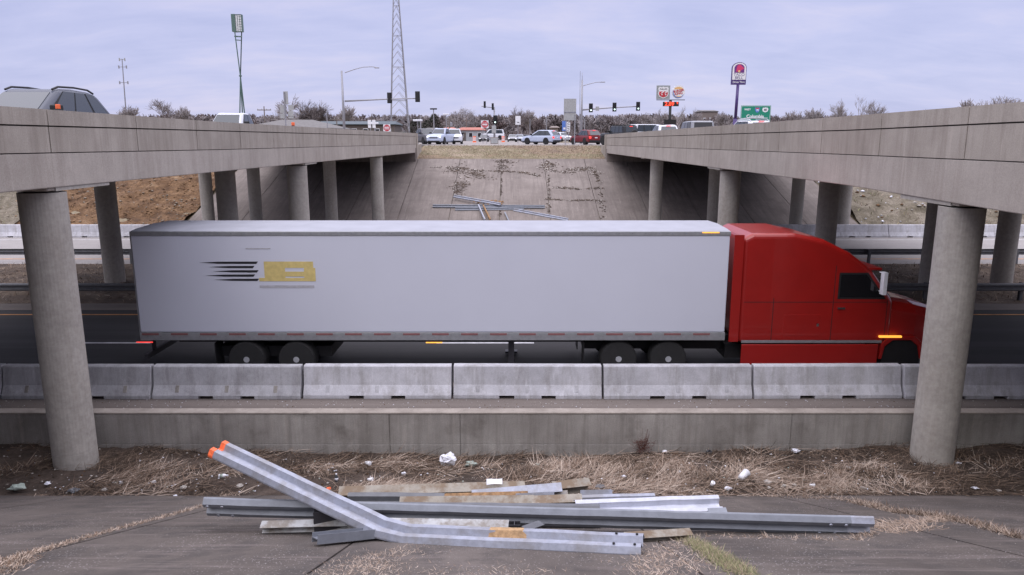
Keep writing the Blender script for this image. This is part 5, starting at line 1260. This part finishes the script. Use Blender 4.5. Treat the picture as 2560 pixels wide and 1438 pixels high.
# tall empty sign frame on splayed poles, left
Ye = 165; pc = P(601, 283, Ye); root = empty('pylon_sign', (pc.x, Ye, GZ), 0, 'very tall empty sign frame on crossed green pipe legs above the white pickup', 'pylon sign'); ox = pc.x
def L3(x, y, dy=0): q = P(x, y, Ye); return (q.x - ox, dy, q.z - GZ)
kn = L3(601, 190)
for (tx, bx, dt, db) in ((589, 612, -.5, .8), (602, 596, .5, -.8), (602, 605, .5, .0)):
    t_ = Vector(L3(tx, 80, dt)); k_ = Vector((kn[0], dt*.1, kn[2])); b_ = Vector(L3(bx, 290, db)); b_.z = -1
    mb = MB(); mb.tube([t_, k_], .12, 8); mb.tube([k_, b_], .14, 8); mb.build('leg', M['frame_green'], root)
mb = MB(); mb.tube([L3(586, 91), L3(605, 92)], .14, 8); mb.tube([L3(588, 100), L3(603, 101)], .10, 8); mb.lathe([(.3, -.15), (.3, .15)], 12, Matrix.Translation(kn)); mb.build('cross_bar', M['frame_green'], root)
a_ = L3(579, 36); b_ = L3(607, 80)
mb = MB(); x0, x1 = a_[0], b_[0]; z1, z0 = a_[2], b_[2]; t = .10
xs2 = x0 + .8
mb.box(x0, xs2, -.5, .9, z0, z1)
for (q0, q1, q2, q3) in ((xs2, x1, z1 - t, z1 - .02), (xs2, x1, z0, z0 + t), (x1 - t, x1, z0 + t, z1 - t)): mb.box(q0, q1, -.3, .7, q2, q3)
for k in (1, 2): xx = xs2 + (x1 - xs2)*k/3; mb.box(xx - .04, xx + .04, -.27, -.21, z0 + t, z1 - t)
for k in range(1, 7): zz = z0 + (z1 - z0)*k/7; mb.box(xs2 + (x1 - xs2)*.5, x1 - t, -.24, -.205, zz - .03, zz + .03)
mb.build('frame', M['frame_green'], root)
mb = MB(); mb.box(xs2 + .02, x1 - t - .02, -.2, -.1, z0 + t + .02, z1 - t - .02); mb.build('faded_panel', M['sign_white'], root)
# antenna mast
Ya = 260; pc = P(313, 283, Ya); tp = P(305, 147, Ya); root = empty('antenna_mast', (pc.x, Ya, GZ), 0, 'thin tall antenna mast beyond the blue grey car', 'antenna')
d = Vector((tp.x - pc.x, 0, tp.z - GZ)); d.x *= 1.0
mb = MB(); mb.tube([(0, 0, -1), d], [.28, .14], 8); mb.build('mast', M['pole_grey'], root)
for k, (t, w_) in enumerate(((.99, .9), (.90, 1.3), (.71, 1.4))):
    c = d*t; mb = MB(); mb.box(c.x - w_, c.x + w_, -.08, .08, c.z - .08, c.z + .08)
    for s in (-1, 1): mb.box(c.x + s*w_ - .16, c.x + s*w_ + .16, -.15, .15, c.z - .5, c.z + .5)
    mb.build('antenna_array', M['pole_grey'] if k else M['sign_back'], root)
# lattice tower
Yw = 160; root = empty('lattice_tower', (P(1000, 330, Yw).x, Yw, GZ), R(12), 'tall grey steel lattice tower rising out of the picture', 'tower')
def tw(z): # half width at height z above the ground
    return max(2.02 - .0505*z, .45)
H = 40; legs = [(-1, -1), (1, -1), (1, 1), (-1, 1)]
for (sx, sy) in legs:
    mb = MB(); mb.tube([(sx*tw(z), sy*tw(z), z) for z in (-.3, 10, 20, 30, H)], [.10, .095, .09, .08, .07], 6); mb.build('leg', M['pole_grey'], root)
mb = MB(); z = 1.2; k = 0
while z < H - 1.5:
    dz = 1.9 - .018*z
    for i in range(4):
        a, b2 = legs[i], legs[(i+1) % 4]
        p0 = Vector((a[0]*tw(z), a[1]*tw(z), z)); p1 = Vector((b2[0]*tw(z + dz), b2[1]*tw(z + dz), z + dz)); q0 = Vector((b2[0]*tw(z), b2[1]*tw(z), z)); q1 = Vector((a[0]*tw(z + dz), a[1]*tw(z + dz), z + dz))
        m0 = (p1 + q1)/2
        mb.tube([p0, m0], .042, 3, False); mb.tube([q0, m0], .042, 3, False)
        if k % 4 == 0: mb.tube([p0, q0], .05, 3, False)
    z += dz; k += 1
mb.build('bracing', M['pole_grey'], root)
# utility and lamp poles
def upole(x, ytop, Y, label, arm=True, r=.13, mat='wood_pole', lamp=None, tr=False, name='utility_pole', cat='utility pole'):
    b = P(x, 330, Y); z = P(x, ytop, Y).z - GZ
    root = empty(name, (b.x, Y, GZ), 0, label, cat, 'poles along the horizon')
    mb = MB(); mb.tube([(0, 0, -.5), (0, 0, z)], [r, r*.7], 8); mb.build('pole', M[mat], root)
    if arm:
        mb = MB(); mb.box(-1.2, 1.2, -.06, .06, z - .7, z - .55); ar = mb.build('crossarm', M[mat], root)
        mb = MB()
        for q in (-1.1, -.4, .4, 1.1): mb.lathe([(.05, 0), (.07, .1), (.03, .18)], 6, Matrix.Translation((q, 0, z - .55)))
        mb.build('insulators', M['sign_back'], ar)
    if tr: mb = MB(); mb.lathe([(.25, 0), (.28, .05), (.28, .8), (.2, .9)], 12, Matrix.Translation((.35, 0, z - 2.2))); mb.build('transformer', M['pole_grey'], root)
    if lamp: mb = MB(); mb.box(-.6, .6, -.2, .2, z - .02, z + .22); mb.build('lamp_head', M[lamp], root, bevel=.05)
upole(664, 266, 130, 'wooden utility pole left of the tall route sign backs')
upole(819, 277, 120, 'thin pale pole between the hedge of bare trees and the left signal mast', False, .1, 'pole_grey')
upole(843, 290, 140, 'utility pole with crossarm just left of the left signal mast')
upole(1052, 290, 120, 'pale pole just right of the left parapet end', False, .12, 'pole_grey')
upole(1085, 274, 130, 'dark topped lamp pole in front of the evergreen', False, .12, 'pole_grey', 'black', name='lamp_pole', cat='lamp pole')
upole(1116, 287, 150, 'lamp pole with a small white head right of the evergreen', False, .1, 'pole_grey', 'cup_white', name='lamp_pole', cat='lamp pole')
upole(1124, 290, 160, 'utility pole carrying a transformer', True, .15, 'wood_pole', None, True)
upole(1166, 296, 190, 'utility pole behind the red roofed shed')
upole(1325, 297, 180, 'thin pole right of the arrow sign', False, .11, 'pole_grey')
upole(1366, 291, 190, 'thin pole midway between the arrow sign and the large sign back', False, .13, 'pole_grey')
upole(1461, 297, 140, 'short pole directly right of the right signal mast', False, .12, 'pole_grey')
upole(1448, 178, 140, 'very tall thin pole behind the right signal mast', False, .05, 'pole_grey')
upole(937, 310, 110, 'short post with a white lamp above the left no entry sign', False, .07, 'pole_grey', 'cup_white', name='lamp_pole', cat='lamp pole')
upole(1045, 303, 96, 'short post with a white twin lamp at the left parapet end', False, .06, 'pole_grey', 'cup_white', name='lamp_pole', cat='lamp pole')
# white boxes and panels by the tower foot
root = empty('equipment_cabinet', car_at(994, 150, GZ), 0, 'white and green equipment cabinet at the foot of the tower', 'cabinet')
mb = MB(); mb.box(-1.2, 0, -.5, .5, 0, 2.2); mb.build('white_cabinet', M['sign_back'], root, bevel=.03); mb = MB(); mb.box(.05, 1.4, -.5, .5, 0, 1.9); mb.build('green_cabinet', M['frame_green'], root, bevel=.03)

# ------------------------------------------------------------------ buildings
def house(x0, x1, ytop, yeave, Y, dep, wall, roof, label, cat='building', name='building', hip=.25, wins=0, over=.4, doors=0):
    a = P(x0, yeave, Y); b = P(x1, yeave, Y); w_ = b.x - a.x; ze = a.z - GZ; zt = P((x0+x1)/2, ytop, Y).z - GZ
    root = empty(name, (a.x, Y, GZ), 0, label, cat)
    mb = MB(); mb.box(0, w_, 0, dep, -.2, ze); mb.build('wall', M[wall], root)
    o = over; hp = w_*hip; mid_ = dep/2
    lo = [Vector((-o, -o, ze)), Vector((w_ + o, -o, ze)), Vector((w_ + o, dep + o, ze)), Vector((-o, dep + o, ze))]
    th = Vector((0, 0, .12)); r0 = Vector((hp, mid_, zt)); r1 = Vector((w_ - hp, mid_, zt))
    mb = MB(); V = [v for v in lo] + [v + th for v in lo] + [r0, r1]
    mb.add(V, [(0, 1, 5, 4), (1, 2, 6, 5), (2, 3, 7, 6), (3, 0, 4, 7), (4, 5, 9, 8), (5, 6, 9), (6, 7, 8, 9), (7, 4, 8), (3, 2, 1, 0)]); mb.build('roof', M[roof], root)
    for k in range(wins):
        xx = w_*(k + .5)/wins; mb = MB(); mb.box(xx - .5, xx + .5, -.06, .0, ze*.35, ze*.78); fr = mb.build('window', M['sign_white'], root)
        mb = MB(); mb.box(xx - .42, xx + .42, -.075, -.061, ze*.38, ze*.75); mb.build('pane', M['glass_dark'], fr)
    for k in range(doors):
        xx = w_*(k + .25)/max(doors, 1); mb = MB(); mb.box(xx - .5, xx + .5, -.05, .0, 0, min(2.1, ze*.8)); mb.build('door', M['siding_dark'], root)
    return root
house(600, 828, 297, 322, 125, 14, 'siding_brown', 'roof_grey', 'broad grey hip roof behind the left parapet, under the route sign backs', hip=.32, wins=4, doors=1)
house(785, 985, 302, 312, 145, 9, 'siding_dark', 'roof_teal', 'long low building with a blue grey roof left of the tower', hip=.02, wins=7, doors=2)
house(1056, 1095, 319, 327, 150, 8, 'siding', 'roof_grey', 'small grey shed behind the stake sided pickup', hip=.2, wins=1, doors=1)
house(1104, 1138, 318, 326, 170, 8, 'siding_brown', 'roof_red', 'small reddish roofed shed behind the white pickup', hip=.2, wins=1)
house(1143, 1210, 318, 326, 185, 10, 'siding', 'roof_red', 'grey shed with a bright red roof left of the round red sign', hip=.12, wins=3, doors=1)
house(1378, 1396, 315, 320, 210, 6, 'siding_brown', 'siding_brown', 'small brown hut among the trees behind the blue sign', hip=.1, wins=1)
house(1572, 1622, 311, 316, 150, 8, 'sign_white', 'sign_white', 'low white building with green band on the right behind the black car', hip=.02, wins=4)
r = house(1756, 1795, 274, 279, 300, 12, 'siding_brown', 'roof_grey', 'pale flat roofed building far off among the trees on the right', hip=.02, wins=3)
r = P(1572, 322, 149.5); r1 = P(1625, 327, 149.5); mb = MB(); mb.box(r.x, r1.x, 148.8, 149.4, GZ, r.z)
root = empty('green_fence', (0, 0, 0), 0, 'green fence panel in front of the low white building', 'fence'); mb.build('panel', M['sign_green'], root)
# construction barrels and boards
for i, (x, lb) in enumerate(((1186, 'orange and white barrel left of the middle no entry sign'), (1322, 'orange and white barrel left of the silver blue car'), (1258, 'orange and white barrel right of the middle signal pole'))):
    root = empty('traffic_barrel', car_at(x, 128 + i*4, GZ), 0, lb, 'traffic barrel', 'orange traffic barrels'); mb = MB(); mb.lathe([(.38, 0), (.30, .1), (.27, 1.0), (.15, 1.05)], 14); mb.build('barrel', M['orange'], root, smooth=False)
    mb = MB(); mb.lathe([(.30, .3), (.295, .5)], 14); mb.lathe([(.29, .65), (.285, .82)], 14); mb.build('white_bands', M['sign_white'], root)

# ------------------------------------------------------------------ trees
def gen_tree(seed, h=9, spread=.55, depth=5, trunk=.28, first=.25, nb=3, up=.25, thin=.62, sides=5, minr=.02):
    rd = random.Random(seed); V = []; F = []
    def seg(p0, p1, r0, r1, n):
        t = (p1 - p0).normalized(); a = t.orthogonal().normalized(); b_ = t.cross(a); base = len(V)
        for (p, r) in ((p0, r0), (p1, r1)):
            for k in range(n): th = 2*math.pi*k/n; V.append(tuple(p + (a*math.cos(th) + b_*math.sin(th))*r))
        for k in range(n): j = (k+1) % n; F.append((base+k, base+j, base+n+j, base+n+k))
    def grow(p, d, L_, r, lev):
        n = sides if lev == 0 else (4 if lev < 2 else 3); pts = [p]; cur = d; k = 3 if lev < 2 else 2
        for i in range(k):
            cur = (cur + Vector((rd.gauss(0, .12), rd.gauss(0, .12), rd.gauss(0, .08) + up*.12*(lev > 0)))).normalized()
            q = pts[-1] + cur*L_/k; seg(pts[-1], q, r*(1 - .35*i/k), r*(1 - .35*(i+1)/k), n); pts.append(q)
        if lev >= depth: return
        m_ = nb + (1 if rd.random() < .5 else 0) + (1 if lev >= 2 else 0)
        for j in range(m_):
            t = 1.0 if j == 0 else rd.uniform(.35, 1.0); idx = min(int(t*k), k-1); pt = pts[idx].lerp(pts[idx+1], t*k - idx) if t < 1 else pts[-1]
            ax = rd.uniform(0, 6.28); sp_ = (spread*.35 if j == 0 else spread*rd.uniform(.7, 1.5))
            o_ = cur.orthogonal().normalized(); o_ = Matrix.Rotation(ax, 3, cur) @ o_
            nd = (cur*math.cos(sp_) + o_*math.sin(sp_) + Vector((0, 0, up*.3))).normalized()
            grow(pt, nd, L_*rd.uniform(.6, .85), max(r*thin*rd.uniform(.75, 1.05), minr), lev + 1)
    grow(Vector((0, 0, -.2)), Vector((0, 0, 1)), h*first, trunk, 0)
    V = np.array(V); V *= h / V[:, 2].max()
    return V, np.array(F)
TREES = [gen_tree(1, 11, .62, 5, .30, .26, 3, .25), gen_tree(2, 10, .48, 5, .25, .3, 3, .5), gen_tree(3, 9, .7, 5, .28, .2, 3, .15), gen_tree(4, 12, .4, 5, .22, .36, 2, .6), gen_tree(5, 8, .55, 4, .2, .2, 4, .6, minr=.03)]
def tree_thing(name, label, x, ytop, Y, tmpl, mat='tree_bark', widen=1.0, base=GZ, group='bare trees on the horizon', rz=0):
    V, F = TREES[tmpl]; h = P(x, ytop, Y).z - base; k = h/V[:, 2].max()
    b = P(x, 330, Y); root = empty(name, (b.x, Y, base), rz, label, 'tree', group)
    V2 = V*k; V2[:, :2] *= widen
    # the first 15 faces are the trunk
    nt_ = 15; fo = F[:nt_]; fb = F[nt_:]
    np_mesh('trunk', V2[:fo.max()+1], fo, M[mat], root); used = np.unique(fb); mp = np.zeros(len(V2), int); mp[used] = np.arange(len(used))
    np_mesh('crown', V2[used], mp[fb], M[mat], root)
tree_thing('bare_tree', 'round bare tree beyond the antenna mast, above the left parapet', 421, 246, 175, 0, widen=1.5)
tree_thing('bare_tree', 'small thin bare tree just left of the round one', 352, 262, 180, 4, 'tree_grey', 1.3)
tree_thing('bare_tree', 'small bare tree right of the round one', 466, 264, 185, 4, 'tree_grey', 1.2, rz=1)
tree_thing('bare_tree', 'spreading grey bare tree behind the route sign backs', 712, 233, 150, 2, 'tree_grey', 1.3)
for i, (x, yt, lb) in enumerate(((760, 250, 'left one of the brown multi stemmed trees right of the route sign backs'), (786, 247, 'middle brown multi stemmed tree right of the route sign backs'), (812, 250, 'right one of the brown multi stemmed trees, nearest the left mast'))):
    tree_thing('bare_tree', lb, x, yt, 165 + i*3, 1, 'tree_bark', 1.7, rz=i*1.3)
tree_thing('bare_tree', 'bare tree top left of the lattice tower', 890, 262, 220, 4, 'tree_grey', 1.2)
tree_thing('bare_tree', 'bare tree on the horizon left of the middle signals', 1135, 265, 240, 2, 'tree_grey', 1.2)
tree_thing('bare_tree', 'bare tree on the horizon touching the middle signals', 1175, 268, 250, 0, 'tree_grey', 1.3)
tree_thing('bare_tree', 'tallest bare tree above the arrow sign', 1290, 262, 230, 1, 'tree_bark', 1.3)
tree_thing('bare_tree', 'bare tree right of the arrow sign', 1335, 273, 240, 4, 'tree_grey', 1.3)
for i, (x, yt, Y, t, lb) in enumerate(((1650, 268, 210, 1, 'bare tree left of the fuel pylon pole'), (1700, 262, 205, 3, 'slim bare tree right of the fuel pylon pole'), (1740, 268, 215, 1, 'bare tree halfway between the two pylon signs'), (1600, 280, 215, 4, 'low bare tree left of the fuel pylon'), (1800, 277, 220, 4, 'low bare tree left of the purple pylon pole'),
        (2090, 246, 190, 1, 'left grey tree of the group above the right parapet'), (2135, 236, 185, 3, 'tallest grey tree of the group above the right parapet'), (2180, 248, 190, 1, 'right grey tree of the group above the right parapet'), (2020, 268, 200, 4, 'low bare tree just right of the green sign'), (1965, 275, 200, 4, 'small bare tree right beside the green sign'),
        (2395, 245, 200, 4, 'small bare tree near the right end of the parapet'), (2485, 236, 170, 0, 'pale bare tree at the right end above the parapet'), (2530, 240, 180, 4, 'rightmost bare tree above the parapet'))):
    tree_thing('bare_tree', lb, x, yt, Y, t, 'tree_grey', 1.25, rz=i*.9)
# evergreens
def evergreen(x, ytop, Y, label, w_=2.2, name='evergreen_tree', base=GZ):
    b = P(x, 330, Y); h = P(x, ytop, Y).z - base; root = empty(name, (b.x, Y, base), 0, label, 'tree', 'evergreen trees')
    mb = MB(); mb.tube([(0, 0, -.2), (0, 0, h*.95)], [.2, .03], 6); mb.build('trunk', M['tree_bark'], root)
    n = 2600; t = rng.uniform(.08, 1, n)**.8; rad = w_*(1 - t)**.8*rng.uniform(.3, 1.1, n) + .05; a = rng.uniform(0, 6.28, n)
    pts = np.stack([rad*np.cos(a), rad*np.sin(a), t*h], 1)
    blades('crown', pts, rng.uniform(.25, .7, n), a + rng.normal(0, .4, n), rng.uniform(-.7, .3, n), .06, [M['needles'], M['needles'], M['tree_bark']], None, root)
evergreen(1040, 296, 170, 'dark evergreen behind the lattice tower right leg', 3.2)
evergreen(1086, 285, 175, 'dark evergreen behind the dark topped lamp pole', 3.4)
evergreen(1068, 300, 180, 'low dark evergreen between the two taller ones', 2.6)
# spiky dark plant poking over the right parapet
q = P(2318, 282, 60); root = empty('spiky_plant', (q.x, 60, GZ + .1), 0, 'dark spiky leaved treetop poking over the right parapet', 'tree')
hh = P(2318, 262, 60).z - GZ - .1
mb = MB(); mb.tube([(0, 0, -.2), (0, 0, hh*.75)], .07, 6); mb.build('trunk', M['tree_bark'], root)
n = 500; a = rng.uniform(0, 6.28, n); blades('crown', np.stack([rng.normal(0, .12, n), rng.normal(0, .12, n), hh*.72 + rng.uniform(-.3, .1, n)], 1), rng.uniform(.25, .6, n), a, rng.uniform(.3, 1.5, n), .03, [M['needles']], None, root)
# the wood
def wood(name, n, xr, yr, hr, mats, zf, tmpls):
    Vs = []; Fs = []; mi = []; off = 0
    for k in range(n):
        V, F = TREES[random.choice(tmpls)]; x = random.uniform(*xr); y = random.uniform(*yr); h = random.uniform(*hr); a = random.random()*6.28
        s = h/V[:, 2].max(); c, sn = math.cos(a), math.sin(a); W_ = np.empty_like(V); ww = random.uniform(1.0, 1.5)
        W_[:, 0] = (V[:, 0]*c - V[:, 1]*sn)*s*ww + x; W_[:, 1] = (V[:, 0]*sn + V[:, 1]*c)*s*ww + y; W_[:, 2] = V[:, 2]*s + zf(x, y)
        Vs.append(W_); Fs.append(F + off); off += len(V); mi.append(np.full(len(F), random.randrange(len(mats))))
    o = np_mesh(name, np.concatenate(Vs), np.concatenate(Fs), mats, None, np.concatenate(mi)); tag(o, 'brown leafless wood along the horizon', kind='stuff'); return o
print('tree faces', [len(t[1]) for t in TREES])
TREES.append(gen_tree(21, 8, .55, 4, .3, .25, 3, .5, minr=.09, sides=4)); TREES.append(gen_tree(22, 8, .45, 4, .3, .3, 3, .6, minr=.08, sides=4)); TREES.append(gen_tree(23, 8, .65, 4, .3, .2, 3, .4, minr=.08, sides=4))
print('wood faces', [len(t[1]) for t in TREES[-3:]])
wood('distant_woods', 1150, (-230, 250), (262, 420), (6.8, 8.8), [M['tree_bark'], M['tree_grey'], M['brush']], woodhill, [5, 6, 7])
def brush(name, n, xr, yr, hr, zf, mats, wid):
    X = rng.uniform(*xr, n); Y = rng.uniform(*yr, n); Z = np.array([zf(x, y) for x, y in zip(X, Y)])
    return blades(name, np.stack([X, Y, Z], 1), rng.uniform(*hr, n), rng.uniform(0, 6.28, n), rng.uniform(.9, 1.55, n), wid, mats, curve=.25)
brush('undergrowth', 26000, (-230, 250), (250, 330), (1.5, 5.0), woodhill, [M['brush'], M['tree_bark'], M['tree_grey']], .10)
brush('undergrowth', 1600, (-54, -30), (160, 166), (1.5, 4.0), lambda x, y: GZ, [M['brush'], M['brush'], M['tree_bark']], .05)
